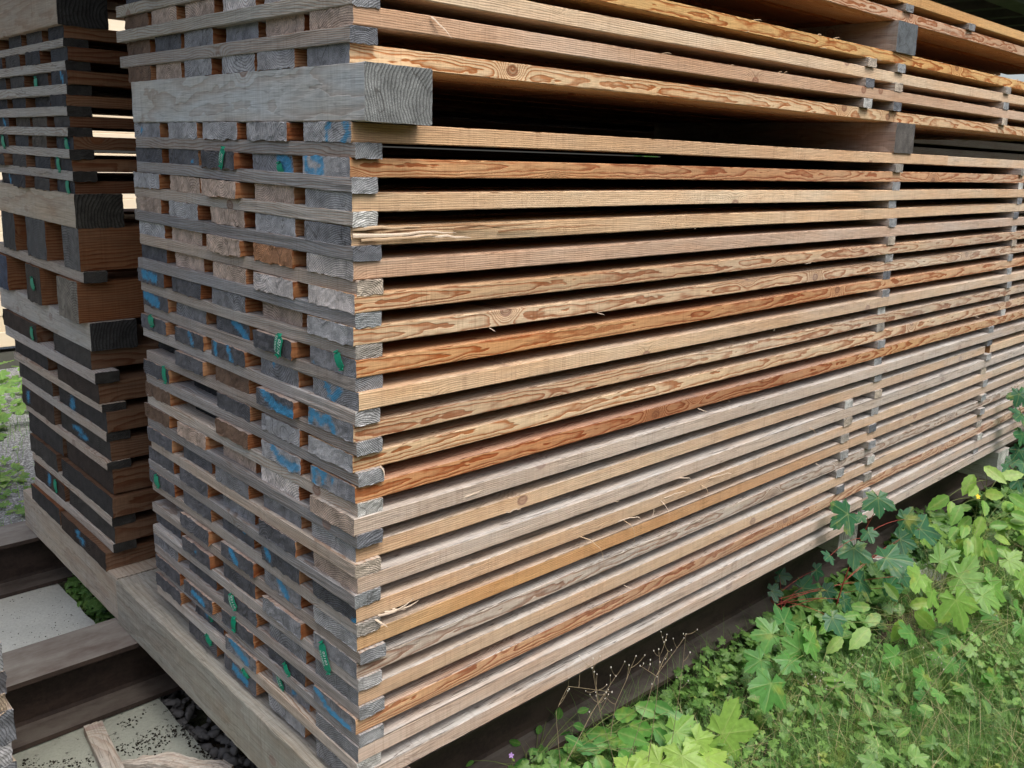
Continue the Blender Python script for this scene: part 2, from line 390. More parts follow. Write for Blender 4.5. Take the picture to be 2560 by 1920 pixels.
# ---- upper pack: six narrower columns, set over the beam; then the top pack
UP = [  # from bottom: z, ends, tone
 (1.912, 'GLLLTB', 'pale', 'pale tan swirl grained', 1, .0, .1),
 (1.993, 'TTGGDB', 'rose', 'fuzzy pinkish tan', 0, .1, .1),
 (2.073, 'TWWTTB', 'pale', 'pale greyish tan', 0, .25, .3),
 (2.152, 'TWTTTD', 'gold', 'golden rough splintered', 1, .0, .0)]
UYP, UW = .236, .19
for n_, (z, ends, tone, fw, flat, g0, g1) in enumerate(UP, 1):
    cfg = (ends, tone, fw, flat, g0, g1, {})
    for k in range(6):
        lay_board('up', n_, k, .012 + k * UYP, z, 5.16 + nrs.uniform(-.03, .03), cfg, UW, 400 + n_ * 9 + k, None, 0., 'above the grey beam' if k == 0 else 'above the grey beam', x0=.008)
for n_, (z, tone, fw) in enumerate(((2.325, 'rose', 'warm rough tan'), (2.399, 'gold', 'golden smooth')), 1):
    cfg = ('TTTGTG', tone, fw, n_ == 1, .0, .05, {})
    for k in range(6):
        lay_board('top', n_, k, .012 + k * UYP, z, 5.16, cfg, UW, 500 + n_ * 9 + k, None, 0., 'over the highest post' if k == 0 else 'over the highest post', x0=.008)

# ---- stickers (the thin cross strips)
SG = 'sticker strips between the board rows'
def sticker(x, y0, z, Ls, wdt, th, seed, grey, lab, tone=(.36, .35, .34), end=(.22, .22, .22), group=SG, name='sticker'):
    me = board_mesh(name, Ls, wdt, th, seed, tone, end, grey, None, .7, 210, (wdt * .5 + nrs.uniform(-.1, .1), -.05 - nrs.uniform(0, .05)),
                    nx=[0, .01, .04, .1, .2, .35, .5, .7, .9, 1.1, 1.3], ny=8, nz=6, rough=.0012, bow=.004, sag=.0015, axis='y')
    o = board(name, (x, y0, z), me)
    tag(o, lab, 'sticker', group)
    return o
TH = P_ - T_ - .0006
STONE = [(.34, .325, .32), (.33, .345, .37), (.56, .54, .50), (.22, .23, .25), (.52, .46, .39), (.27, .29, .32), (.40, .385, .36), (.36, .345, .33), (.44, .44, .44)]
SEND = [(.32, .33, .34), (.37, .38, .39), (.60, .60, .57), (.17, .18, .20), (.55, .47, .38), (.36, .38, .39), (.40, .37, .33), (.29, .30, .315), (.43, .43, .43)]
SXW = {1: (.0, .0), 2: (.0, .0)}
for i in range(1, 22):
    zt = HTOP - (i - 1) * P_ - T_; zb = HTOP - i * P_
    cidx = (i - 1) % 9
    wd = .074 + nrs.uniform(-.006, .006)
    x0 = nrs.normal(-.001, .003)
    sticker(x0, -.004 + nrs.normal(0, .003), zb + .0003, 1.335 + nrs.uniform(-.02, .02), wd, zt - zb - .0006, 700 + i, .3,
            f'long {["brownish grey", "blue grey", "light grey", "charcoal grey", "tan grey"][cidx % 5]} strip across the board ends, {"first" if i == 1 else ORD[i]} strip under the grey beam',
            STONE[cidx], SEND[cidx])
    s = (2.745 + .02 * i / 20) + nrs.normal(0, .006)
    sticker(s, -.002 + nrs.normal(0, .004), zb + .0003, 1.32, .072, zt - zb - .0006, 730 + i, .75,
            f'small grey strip end under the {ORD[i]} row, in the middle post of strips', STONE[(i * 5) % 9], SEND[(i * 4 + 2) % 9])
    if i >= 14:
        sticker(2.50 + nrs.normal(0, .008), -.003 + nrs.normal(0, .004), zb + .0003, 1.32, .073, zt - zb - .0006, 760 + i, .8,
                f'small grey strip end just left of the middle post, under the {ORD[i]} row', STONE[(i * 3) % 9], SEND[(i * 2 + 1) % 9])
    xc = 4.30 if i < 12 else 4.125
    sticker(xc + nrs.normal(0, .012), -.003 + nrs.normal(0, .004), zb + .0003, 1.32, .072, zt - zb - .0006, 790 + i, .8,
            f'small grey strip end in the far right post of strips, under the {ORD[i]} row', STONE[(i * 7) % 9], SEND[(i * 5 + 1) % 9])
for n_ in range(1, 4):
    zb = UP[n_ - 1][0] + T_; zt = UP[n_][0]
    for j, (x, nm) in enumerate(((.0, 'corner'), (2.41, 'left strip post'), (2.675, 'middle post'), (3.93, 'far right post'))):
        nm2 = f'{["first", "second", "third"][n_ - 1]} strip above the grey beam, in the {nm} of the upper pack' if j else f'long pale grey strip across board ends, {["first", "second", "third"][n_ - 1]} strip above the grey beam'
        sticker(x, -.002 if j else .0, zb + .0003, 1.42, .074, zt - zb - .0006, 830 + n_ * 4 + j, .3, nm2, (.50, .50, .46) if n_ > 1 else (.40, .385, .37), SEND[[3, 7, 1][n_ - 1]] if not j else SEND[(n_ + j) % 9])
for j, (x, nm) in enumerate(((.0, 'left end'), (2.70, 'middle'), (3.37, 'right'))):
    sticker(x, .0, 2.325 + T_ + .0003, 1.42, .074, 2.399 - 2.325 - T_ - .0006, 860 + j, .6, f'pale strip between the two highest boards, {nm} one', (.36, .35, .33), (.30, .31, .32))

# ---- thick cross beams between the packs
def beam(x, y0, z, Ls, wdt, th, seed, lab, tone, end, grey=.8, group='thick cross beams of the near stack', name='cross_beam', con=.35, freq=120):
    me = board_mesh(name, Ls, wdt, th, seed, tone, end, grey, None, con, freq, (wdt + .08, th * .4), nx=[i * .03 for i in range(0, 60)], ny=9, nz=9,
                    rough=.0012, bevel=.006, axis='y', endrough=.001)
    o = board(name, (x, y0, z), me); tag(o, lab, 'beam', group); return o
beam(.0, -.052, 1.7815, 1.375, .187, .1285, 41, 'thick pale grey beam lying across the board ends near the top of the stack', (.60, .64, .66), (.20, .21, .205), .35)
beam(2.72, -.004, 1.7815, 1.35, .185, .129, 43, 'brownish thick beam end in the wide dark gap, middle of the long side', (.36, .28, .24), (.12, .11, .10), .35)
beam(.0, -.01, 2.1985, 1.42, .187, .125, 44, 'thick beam over the board ends at the top left edge of the picture', (.42, .42, .41), (.1, .1, .1), .4)
beam(2.64, -.004, 2.1985, 1.42, .187, .125, 45, 'highest thick blue grey beam end, upper right of the picture', (.34, .31, .29), (.13, .145, .155), .4)

# ---- the near stack's supports
beam(-.035, -.062, -.149, 1.735, .205, .183, 51, 'long grey green beam under the near stack, along its board ends', (.30, .30, .25), (.30, .27, .21), .4, 'bearer beams under the stacks', 'bearer_beam', .25, 60)
beam(-.03, 1.683, -.149, 1.25, .205, .183, 52, 'long weathered beam under the dark stack, water stained', (.44, .37, .28), (.34, .30, .24), .4, 'bearer beams under the stacks', 'bearer_beam', .25, 60)
beam(2.78, .10, -.149, 1.46, .19, .183, 53, 'pale bearer end under the long side, half hidden by maple leaves', (.42, .40, .36), (.42, .41, .38), .6, 'bearer beams under the stacks', 'bearer_beam', .25, 60)
beam(4.50, -.02, -.149, 1.6, .18, .183, 54, 'whitish bearer beam end at the far right bottom of the stack', (.34, .33, .30), (.62, .62, .60), .6, 'bearer beams under the stacks', 'bearer_beam', .25, 60)

# ------------------------------------------------------------------ plastic tags and splinters
def plain(name, colr, rough=.6, spec=.3, var=0., scale=30., trans=0.):
    N = NT(name)
    N.b.inputs['Roughness'].default_value = rough; N.b.inputs['Specular IOR Level'].default_value = spec
    if var:
        t = N.n('ShaderNodeTexCoord').outputs['Object']
        n_ = N.noise(t, scale, 3., .6).outputs[0]
        c = N.mix(1., colr, N.comb(*[N.math('ADD', 1 - var, N.math('MULTIPLY', n_, 2 * var))] * 3), 'MULTIPLY')
        N.l(c, N.b.inputs['Base Color'])
    else: N.b.inputs['Base Color'].default_value = colr + (1,)
    return N.m
GREEN = plain('green_plastic', (.004, .27, .15), .55, .35, .35, 160)
WHITE = plain('white_print', (.85, .88, .86), .5)
def text_tris(body, size):
    cu = bpy.data.curves.new('t', 'FONT'); cu.body = body; cu.size = size; cu.align_x = 'CENTER'; cu.align_y = 'CENTER'
    o = bpy.data.objects.new('t', cu); col.objects.link(o)
    dg = bpy.context.evaluated_depsgraph_get(); dg.update()
    me = bpy.data.meshes.new_from_object(o.evaluated_get(dg))
    V = [v.co.copy() for v in me.vertices]; F = [tuple(p.vertices) for p in me.polygons]
    bpy.data.objects.remove(o); bpy.data.curves.remove(cu); bpy.data.meshes.remove(me)
    return V, F
TXT = {}
def plastic_tag(parent, y, z, tilt, h=.06, w_=.026, text=None, fold=.22):
    """hexagonal label standing off the board end on two barbed tips; lies in the y/z plane facing -x"""
    px, py, pz = parent.location
    nu, nv = 6, 10
    V, F = [], []
    for th in (0, .0012):
        for j in range(nv + 1):
            v = j / nv * 2 - 1
            half = w_ / 2 * min(1, (1 - abs(v)) * 5.0 + .3)
            for i in range(nu + 1):
                u = (i / nu * 2 - 1) * half
                x = -.0025 - .0035 * (1 - v * v) - fold * .012 * (u / w_) - th
                V.append(Vector((x, u + v * .004, v * h / 2)))
    m = (nu + 1) * (nv + 1)
    for j in range(nv):
        for i in range(nu):
            a = j * (nu + 1) + i
            F.append((a, a + 1, a + nu + 2, a + nu + 1)); F.append((m + a, m + a + nu + 1, m + a + nu + 2, m + a + 1))
    for j in range(nv):
        for e in (0, nu):
            a = j * (nu + 1) + e; F.append((a, a + nu + 1, m + a + nu + 1, m + a))
    for s in (-1, 1):                                     # barbs
        b = len(V); zc = s * h * .5
        for (yy, zz, xx) in ((-.007, 0, -.004), (.007, 0, -.004), (.009, .003 * s, -.006), (0, .006 * s, 0.002), (-.009, .003 * s, -.006)):
            V.append(Vector((xx, yy + s * .004, zc + zz)))
        for (yy, zz, xx) in ((-.007, 0, -.007), (.007, 0, -.007), (.009, .003 * s, -.009), (0, .006 * s, -.003), (-.009, .003 * s, -.009)):
            V.append(Vector((xx, yy + s * .004, zc + zz)))
        F.append(tuple(range(b, b + 5))); F.append(tuple(range(b + 9, b + 4, -1)))
        for q in range(5): F.append((b + q, b + (q + 1) % 5, b + 5 + (q + 1) % 5, b + 5 + q))
    ng = len(F)
    if text:
        for body, size, du in ((text, w_ * .50, .16), ('SYLVAPRO', w_ * .30, -.30)):
            if (body, size) not in TXT: TXT[(body, size)] = text_tris(body, size)
            tv, tf = TXT[(body, size)]; b = len(V)
            for c in tv:
                zz = -c.x; uu = -(c.y + du * w_)
                v = zz / (h / 2)
                V.append(Vector((-.0043 - .0035 * (1 - v * v) - fold * .012 * (uu / w_) - .0005, uu + v * .004, zz)))
            F += [tuple(b + q for q in f) for f in tf]
    M = Matrix.Rotation(-tilt, 4, 'X')
    off = Vector((-.001, y - py, z - pz))
    V = [M @ v + off for v in V]
    o = mesh_obj('plastic_tag', V, F, GREEN, parent)
    o.data.materials.append(WHITE)
    for q in range(ng, len(F)): o.data.polygons[q].material_index = 1
    return o
for key, y, z, tilt, h, w_, tx in (
    ((2, 2), .637, 1.684, -.5, .052, .020, '02174'), ((2, 1), .347, 1.665, .25, .026, .022, None), ((8, 1), .338, 1.202, -.42, .058, .034, '02174'),
    ((8, 0), .065, 1.21, .35, .042, .024, None), ((9, 4), 1.242, 1.128, 0, .032, .036, None), ((11, 4), 1.149, .96, 0, .05, .022, None),
    ((16, 4), 1.262, .554, .2, .04, .03, None), ((19, 2), .694, .321, .5, .046, .034, '02116'), ((20, 2), .692, .246, -.3, .042, .024, None),
    ((18, 0), .150, .373, .36, .080, .030, '02183'), ((20, 1), .380, .229, .6, .034, .018, None), ((21, 1), .439, .161, .4, .050, .022, '02162'),
    ((21, 3), .919, .177, .3, .036, .018, None), ((22, 3), .908, .098, .8, .036, .024, None), ((22, 2), .631, .105, 1.0, .03, .014, None)):
    plastic_tag(BOARDS[('low',) + key], y, z, tilt, h, w_, tx)
SLIV = plain('torn_wood', (.46, .33, .21), .8, .2, .25, 160)
SLIVW = plain('torn_wood_pale', (.58, .47, .36), .8, .2, .2, 160)
def strip(name, pts, w0, parent, mat, flat=.35):
    """a thin torn strand of wood, tapering to its free tip"""
    px = Vector(parent.location); V, F = [], []
    n_ = len(pts)
    for i, p in enumerate(pts):
        p = Vector(p) - px; t = i / (n_ - 1); ww = w0 * (1 - t) ** .6 + .0004
        d = (Vector(pts[min(i + 1, n_ - 1)]) - Vector(pts[max(i - 1, 0)])).normalized()
        s = d.cross(Vector((.3, -.9, .3))).normalized(); u = d.cross(s).normalized()
        V += [p + s * ww, p + u * ww * flat, p - s * ww, p - u * ww * flat]
    for i in range(n_ - 1):
        for k in range(4):
            a = i * 4 + k; b = i * 4 + (k + 1) % 4; F.append((a, b, b + 4, a + 4))
    F.append((3, 2, 1, 0)); F.append(tuple((n_ - 1) * 4 + q for q in range(4)))
    return mesh_obj(name, V, F, mat, parent)
def arc(p0, p1, sagv, n_=9, wob=.002, g=rng):
    p0, p1, sagv = Vector(p0), Vector(p1), Vector(sagv); out = []
    for i in range(n_):
        t = i / (n_ - 1)
        out.append(p0.lerp(p1, t) + sagv * 4 * t * (1 - t) + Vector((g.uniform(-1, 1), g.uniform(-1, 1), g.uniform(-1, 1))) * wob)
    return out
b4 = BOARDS[('low', 4, 0)]
SLIVB = plain('torn_wood_brown', (.26, .14, .07), .85, .2, .3, 120)
for (x0, x1, z0, z1, ww, dy, mt) in ((.0, .30, 1.520, 1.519, .0045, -.006, SLIVW), (.02, .26, 1.509, 1.512, .0035, -.012, SLIV), (.04, .42, 1.532, 1.534, .003, -.003, SLIVB),
                                  (.14, .34, 1.514, 1.505, .0045, -.018, SLIVW), (.0, .2, 1.534, 1.538, .004, -.003, SLIV), (.3, .62, 1.528, 1.535, .0035, -.001, SLIVB), (.08, .5, 1.524, 1.526, .002, -.003, SLIVB), (.45, .9, 1.516, 1.520, .0025, -.0005, SLIVB)):
    strip('splinter', arc((x0, .002, z0), (x1, dy, z1), (0, -.006, .002), wob=.0025), ww, b4, mt)
for key, p0, p1, sg in ((('up', 2, 0), (.22, -.002, 2.035), (.275, -.012, 1.992), (0, -.004, .0)),
                        (('low', 16, 0), (.06, -.002, .535), (.16, -.02, .558), (0, -.008, -.006)), (('low', 16, 0), (.05, -.002, .530), (.085, -.012, .498), (0, -.008, 0)),
                        (('low', 16, 0), (.08, -.004, .538), (.175, -.022, .548), (0, -.008, -.004)), (('low', 16, 0), (.10, -.01, .542), (.14, -.016, .530), (0, 0, 0)),
                        (('low', 11, 0), (.07, -.001, .94), (.075, -.012, .915), (.004, -.002, 0)), (('low', 13, 0), (.33, -.002, .79), (.40, -.012, .80), (0, 0, -.003))):
    strip('splinter', arc(p0, p1, sg, wob=.001), .0028, BOARDS[key], SLIVW)
for key, x, z, dx, dz, mt in (('16', 1.02, .54, .05, -.10, SLIV), ('16', 1.00, .54, .09, -.02, SLIVW), ('16', 1.22, .555, .03, -.09, SLIVW), ('16', 1.24, .56, .10, .0, SLIVW), ('16', .80, .548, .12, -.16, SLIV),
                          ('15', 1.30, .62, .07, -.04, SLIVW), ('16', 1.45, .56, .04, -.09, SLIV), ('16', 1.5, .57, .12, -.01, SLIVW), ('15', 2.2, .63, .03, -.05, SLIV), ('14', .5, .70, .04, .0, SLIVW)):
    strip('splinter', arc((x, -.001, z), (x + dx, -.016, z + dz), (dx * .3, -.010, .01)), .0013, BOARDS[('low', int(key), 0)], mt)
for i in range(26):                                      # stray fibres along the sawn edges
    ly = rng.randint(1, 20); x = rng.uniform(.3, 4.2); zt = HTOP - (ly - 1) * P_ - (T_ if rng.random() < .7 else 0)
    dx = rng.uniform(-.02, .05)
    strip('splinter', arc((x, -.0005, zt), (x + dx, -.010, zt + rng.uniform(-.022, .004)), (0, -.004, 0), 5, .0008), rng.uniform(.0006, .0012), BOARDS[('low', ly, 0)] if x < 3.2 or ly not in (1, 14) else BOARDS[('low', 2, 0)], SLIVW)
for i in range(30):
    key, zt = rng.choice(((('up', 4, 0), 2.152 + T_), (('up', 4, 0), 2.152), (('up', 2, 0), 1.993 + T_), (('up', 3, 0), 2.073)))
    x = rng.uniform(.9, 4.3)
    strip('splinter', arc((x, .012, zt - .001), (x + rng.uniform(.01, .05), .008, zt + rng.uniform(-.004, .009)), (0, -.003, .003), 5, .0008), rng.uniform(.0008, .002), BOARDS[key], SLIV)

# ------------------------------------------------------------------ the dark stack behind; gap-side colours darkened for shade
G2 = 'boards of the dark stack'
Z2 = []
up_lay = [(2.118, 2.075), (2.045, 1.998), (1.963, 1.915), (1.877, 1.838), (1.803, 1.764), (1.731, 1.684), (1.650, 1.604), (1.568, 1.522)]
def b2(z0, z1, y, W, x0, end, ft, lab, seed, L=5.6, st=()):
    me = board_mesh('dark_board', L, W, z1 - z0, seed, ft, end, .0, None, .8, 110, (nrs.uniform(0, W), -.05), ny=12, nz=6, strokes=st, rough=.0015, endrough=.003)
    o = board('dark_board', (x0, y, z0), me); tag(o, lab, 'board', G2); Z2.append(o); return o
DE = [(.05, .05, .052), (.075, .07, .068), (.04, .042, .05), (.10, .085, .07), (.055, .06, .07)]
cw = ['nearest the gap', 'second from the gap', 'third from the gap', 'fourth from the gap']
ix = 0; tagb = {}
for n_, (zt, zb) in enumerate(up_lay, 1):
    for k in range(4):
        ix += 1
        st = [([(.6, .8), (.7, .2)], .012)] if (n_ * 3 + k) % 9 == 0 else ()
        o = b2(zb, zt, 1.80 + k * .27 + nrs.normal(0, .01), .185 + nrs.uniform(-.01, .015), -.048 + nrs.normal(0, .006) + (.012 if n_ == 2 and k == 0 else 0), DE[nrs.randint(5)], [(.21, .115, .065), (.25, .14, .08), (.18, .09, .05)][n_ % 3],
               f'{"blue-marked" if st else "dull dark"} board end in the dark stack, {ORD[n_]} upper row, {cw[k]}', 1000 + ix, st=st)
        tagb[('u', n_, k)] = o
S2 = 'strips of the dark stack'
for n_ in range(7):
    zt = up_lay[n_][1]; zb = up_lay[n_ + 1][0]
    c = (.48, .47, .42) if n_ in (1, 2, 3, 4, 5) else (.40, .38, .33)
    sticker(-.055, 1.798 + (.0 if n_ != 6 else -.008), zb + .0004, 1.16, .085, zt - zb - .0008, 1100 + n_, .55, f'light grey strip of the dark stack, {ORD[n_ + 1] if n_ else "topmost"} strip down from its upper beam', c, (.06, .055, .05), S2)
def stackbeam(x, y0, z0, z1, L, wd, tone, end, grey, lab, seed):
    me = board_mesh('cross_beam', L, wd, z1 - z0, seed, tone, end, grey, None, .35, 80, (wd + .05, .03), nx=[i * .04 for i in range(32)], ny=9, nz=9, bevel=.005, axis='y')
    o = board('cross_beam', (x, y0, z0), me); tag(o, lab, 'beam', 'thick cross beams of the dark stack')
stackbeam(-.066, 1.80, 2.1185, 2.262, 1.3, .172, (.40, .32, .24), (.05, .047, .045), .15, 'brown thick beam at the top of the dark stack, upper left corner of the picture', 61)
stackbeam(-.052, 1.80, 1.3965, 1.5215, 1.3, .172, (.50, .43, .33), (.07, .065, .055), .25, 'pale stained thick beam halfway up the dark stack', 62)
stackbeam(-.028, 1.80, .9265, 1.0345, 1.25, .172, (.47, .45, .40), (.05, .05, .05), .6, 'silvery thick beam below the two big squared timbers of the dark stack', 63)
# big timbers over the top beam, thick timbers in the middle
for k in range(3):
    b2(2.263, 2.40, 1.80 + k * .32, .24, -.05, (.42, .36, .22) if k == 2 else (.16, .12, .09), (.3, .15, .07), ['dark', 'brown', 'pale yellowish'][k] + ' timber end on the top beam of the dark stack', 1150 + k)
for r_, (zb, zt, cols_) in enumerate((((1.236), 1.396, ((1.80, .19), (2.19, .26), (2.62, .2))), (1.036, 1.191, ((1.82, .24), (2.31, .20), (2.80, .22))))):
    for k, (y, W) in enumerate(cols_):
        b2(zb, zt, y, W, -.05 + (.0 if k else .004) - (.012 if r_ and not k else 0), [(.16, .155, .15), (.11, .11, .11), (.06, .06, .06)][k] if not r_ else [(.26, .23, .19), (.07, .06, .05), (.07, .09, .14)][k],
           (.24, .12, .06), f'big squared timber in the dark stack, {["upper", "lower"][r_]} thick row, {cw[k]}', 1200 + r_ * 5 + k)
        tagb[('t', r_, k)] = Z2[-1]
sticker(-.04, 1.785, 1.1935, 1.25, .085, .041, 1160, .5, 'pale stained strip between the two rows of big squared timbers', (.46, .41, .33), (.08, .075, .07), S2)
low_lay = [(.925, .85, ((1.81, .45), (2.45, .52))), (.807, .723, ((1.77, .50), (2.42, .50))), (.690, .610, ((1.76, .58), (2.42, .50))), (.572, .487, ((1.76, .60), (2.40, .48))),
           (.455, .353, ((1.76, .56), (2.35, .50))), (.344, .263, ((1.76, .62), (2.42, .40))), (.222, .146, ((1.75, .55), (2.34, .44))), (.109, .035, ((1.77, .55), (2.36, .42)))]
lx = [-.032, -.012, .0, -.002, .0, -.002, -.006, -.022]
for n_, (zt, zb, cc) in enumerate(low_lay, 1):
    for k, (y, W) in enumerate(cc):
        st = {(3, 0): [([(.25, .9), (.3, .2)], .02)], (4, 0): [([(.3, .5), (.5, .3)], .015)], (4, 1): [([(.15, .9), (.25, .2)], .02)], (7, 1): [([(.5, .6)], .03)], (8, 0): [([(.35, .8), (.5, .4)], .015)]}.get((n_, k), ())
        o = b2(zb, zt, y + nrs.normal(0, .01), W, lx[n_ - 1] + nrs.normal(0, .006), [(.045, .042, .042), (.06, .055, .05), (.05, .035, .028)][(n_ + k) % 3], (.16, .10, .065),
               f'wide dark board end in the dark stack, {ORD[n_]} row below its silvery beam, {"right" if k == 0 else "left"} one', 1250 + n_ * 3 + k, st=st)
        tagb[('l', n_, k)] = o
for n_ in range(7):
    zt = low_lay[n_][1]; zb = low_lay[n_ + 1][0]
    if zt - zb < .012: continue
    sticker(lx[n_] - .008, 1.755 + nrs.normal(0, .01), zb + .0004, 1.19 - .03 * n_, .09, zt - zb - .0008, 1170 + n_, .45, f'pale strip between wide black boards of the dark stack, {ORD[n_ + 1] if n_ else "first"} below its silvery beam',
            [(.55, .55, .55), (.56, .48, .38), (.52, .49, .44), (.55, .46, .36), (.5, .5, .5), (.52, .47, .40), (.55, .52, .48)][n_], (.05, .048, .045), S2)
for key, y, z, tl, h, w_ in ((('u', 3, 1), 2.18, 1.925, 0, .05, .03), (('u', 6, 0), 1.856, 1.70, .2, .045, .026), (('u', 7, 0), 1.94, 1.625, .1, .05, .024), (('u', 8, 0), 1.871, 1.545, 0, .05, .026),
                      (('t', 1, 1), 2.40, 1.118, .3, .05, .034), (('l', 1, 1), 2.51, .882, 0, .05, .03), (('l', 7, 1), 2.45, .19, 0, .05, .03), (('u', 6, 3), 2.66, 1.70, .2, .05, .03)):
    plastic_tag(tagb[key], y, z, tl, h, w_)

# ---- low pile at the very left edge
for n_, (z0, z1, x1, e) in enumerate(((.175, .262, -.575, (.30, .31, .32)), (.105, .172, -.572, (.10, .10, .11)), (.045, .102, -.578, (.38, .30, .22)), (-.055, .042, -.560, (.17, .18, .20)), (-.125, -.058, -.574, (.36, .36, .37)), (-.30, -.128, -.566, (.22, .23, .25)), (-.42, -.303, -.57, (.2, .2, .2)))):
    me = board_mesh('offcut_block', .5, .30, z1 - z0, 1300 + n_, (.45, .38, .30), e, .4, None, .6, 120, (.12, -.06), nx=[0, .02, .1, .3, .5], ny=12, nz=6, axis='y', endrough=.006, rough=.003)
    o = board('offcut_block', (x1 - .30, 1.0, z0), me)
    tag(o, f'grey block end in the low pile at the lower left edge, {["topmost", "second from top", "third from top, yellowish", "fourth from top", "fifth from top, whitish", "sixth from top", "lowest"][n_]}', 'wood block', 'blocks in the low pile')

# ------------------------------------------------------------------ steel, concrete, ground
def steel_material():
    N = NT('rusty_steel'); t = N.n('ShaderNodeTexCoord').outputs['Object']
    a = N.ramp(N.noise(N.vmath('MULTIPLY', t, (1., 2.2, 2.2)), 3.5, 6., .72).outputs[0], [(.34, 0.), (.66, 1.)]); b = N.noise(t, 60., 4., .7).outputs[0]
    c = N.mix(N.ramp(a, [(.35, 0.), (.65, 1.)]), (.030, .021, .018), (.070, .056, .048))
    c = N.mix(N.ramp(b, [(.3, .0), (.75, .5)]), c, (.12, .10, .085))
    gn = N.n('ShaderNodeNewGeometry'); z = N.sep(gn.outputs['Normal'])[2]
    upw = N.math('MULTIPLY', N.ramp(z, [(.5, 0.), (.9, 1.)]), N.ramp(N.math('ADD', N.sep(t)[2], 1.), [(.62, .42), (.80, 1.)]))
    c = N.mix(N.math('MULTIPLY', upw, .75), N.mix(1., c, (.55, .42, .36), 'MULTIPLY'), N.mix(a, (.14, .105, .09), (.29, .28, .25)))  # top flange paler with dust; web and lower flange darkened as shade
    N.l(c, N.b.inputs['Base Color']); N.b.inputs['Roughness'].default_value = .72
    N.bump(N.math('ADD', a, b), .002, .5); return N.m
STEEL = steel_material()
def ibeam(y0, x0, x1, lab):
    H, B, tf, tw = .26, .25, .018, .012; z0 = -.41; yc = y0 + B / 2; r = .02
    pr = [(y0, z0), (y0 + B, z0), (y0 + B, z0 + tf), (yc + tw / 2 + r, z0 + tf + .002), (yc + tw / 2 + .005, z0 + tf + .006), (yc + tw / 2, z0 + tf + r), (yc + tw / 2, z0 + H - tf - r), (yc + tw / 2 + .005, z0 + H - tf - .006), (yc + tw / 2 + r, z0 + H - tf - .002), (y0 + B, z0 + H - tf), (y0 + B, z0 + H),
          (y0, z0 + H), (y0, z0 + H - tf), (yc - tw / 2 - r, z0 + H - tf - .002), (yc - tw / 2 - .005, z0 + H - tf - .006), (yc - tw / 2, z0 + H - tf - r), (yc - tw / 2, z0 + tf + r), (yc - tw / 2 - .005, z0 + tf + .006), (yc - tw / 2 - r, z0 + tf + .002), (y0, z0 + tf)]
    n_ = len(pr); V = [(x0, y, z) for y, z in pr] + [(x1, y, z) for y, z in pr]
    F = [(i, n_ + i, n_ + (i + 1) % n_, (i + 1) % n_) for i in range(n_)] + [tuple(range(n_)), tuple(range(2 * n_ - 1, n_ - 1, -1))]
    o = mesh_obj('steel_beam', V, F, STEEL); tag(o, lab, 'steel beam', 'rusty steel beams under the stacks')
ibeam(.215, -.02, 6.2, 'rusty steel beam in the shade under the long side of the stack')
ibeam(1.477, -1.3, 6.2, 'brown rusty steel beam crossing under the stack at the lower left')
ibeam(2.745, -1.3, 6.2, 'brown steel beam at the left edge, in front of the gravel')

def conc_material(name, base, dirt):
    N = NT(name); t = N.n('ShaderNodeTexCoord').outputs['Object']
    a = N.noise(t, 3., 5., .6).outputs[0]; b = N.noise(t, 90., 4., .7).outputs[0]; d = N.noise(t, 28., 5., .75).outputs[0]
    c = N.mix(a, tuple(x * .75 for x in base), tuple(min(1, x * 1.2) for x in base))
    c = N.mix(N.ramp(b, [(.42, 0.), (.7, .35)]), c, (.2, .2, .17))
    c = N.mix(N.ramp(d, [(dirt, 0.), (dirt + .05, .9)]), c, (.035, .03, .024))
    N.l(c, N.b.inputs['Base Color']); N.b.inputs['Roughness'].default_value = .9
    N.bump(N.math('ADD', a, b), .004, .5); return N.m
def slab(name, x0, x1, y0, y1, z0, z1, mat, seed, lab, jit=.006):
    g = random.Random(seed); nx, ny = 10, 24
    V, F = [], []
    for zz in (z0, z1):
        for i in range(nx + 1):
            for j in range(ny + 1):
                e = (i in (0, nx)) or (j in (0, ny))
                V.append((x0 + (x1 - x0) * i / nx + g.uniform(-jit, jit) * e, y0 + (y1 - y0) * j / ny + g.uniform(-jit, jit) * e, zz + (g.uniform(-.002, .002) - (.004 if e else 0)) * (zz == z1)))
    m = (nx + 1) * (ny + 1)
    for i in range(nx):
        for j in range(ny):
            a = i * (ny + 1) + j; F.append((m + a, m + a + ny + 1, m + a + ny + 2, m + a + 1)); F.append((a, a + 1, a + ny + 2, a + ny + 1))
    for j in range(ny):
        F.append((j, m + j, m + j + 1, j + 1)); a = nx * (ny + 1) + j; F.append((a, a + 1, m + a + 1, m + a))
    for i in range(nx):
        a = i * (ny + 1); F.append((a, a + ny + 1, m + a + ny + 1, m + a)); a += ny; F.append((a, m + a, m + a + ny + 1, a + ny + 1))
    o = mesh_obj(name, V, F, mat); tag(o, lab, 'concrete slab', 'concrete footings'); return o
CA = conc_material('pale_concrete', (.55, .56, .51), .66); CB = conc_material('dirty_concrete', (.36, .38, .32), .60)
slab('concrete_footing', -.95, .046, 1.50, 2.93, -.56, -.412, CA, 1, 'pale concrete slab between the two brown steel beams at the left')
slab('concrete_footing', -.95, .030, -.10, 1.493, -.56, -.412, CB, 2, 'dirty greenish concrete slab with black crumbs at the lower left')
slab('concrete_footing', 2.55, 3.15, .24, 2.9, -.60, -.413, CA, 3, 'concrete slab under the middle of the long side, in deep shade')
slab('concrete_footing', 3.45, 3.85, -.16, 1.2, -.62, -.415, CA, 4, 'pale grey concrete block showing between maple leaves at the right')

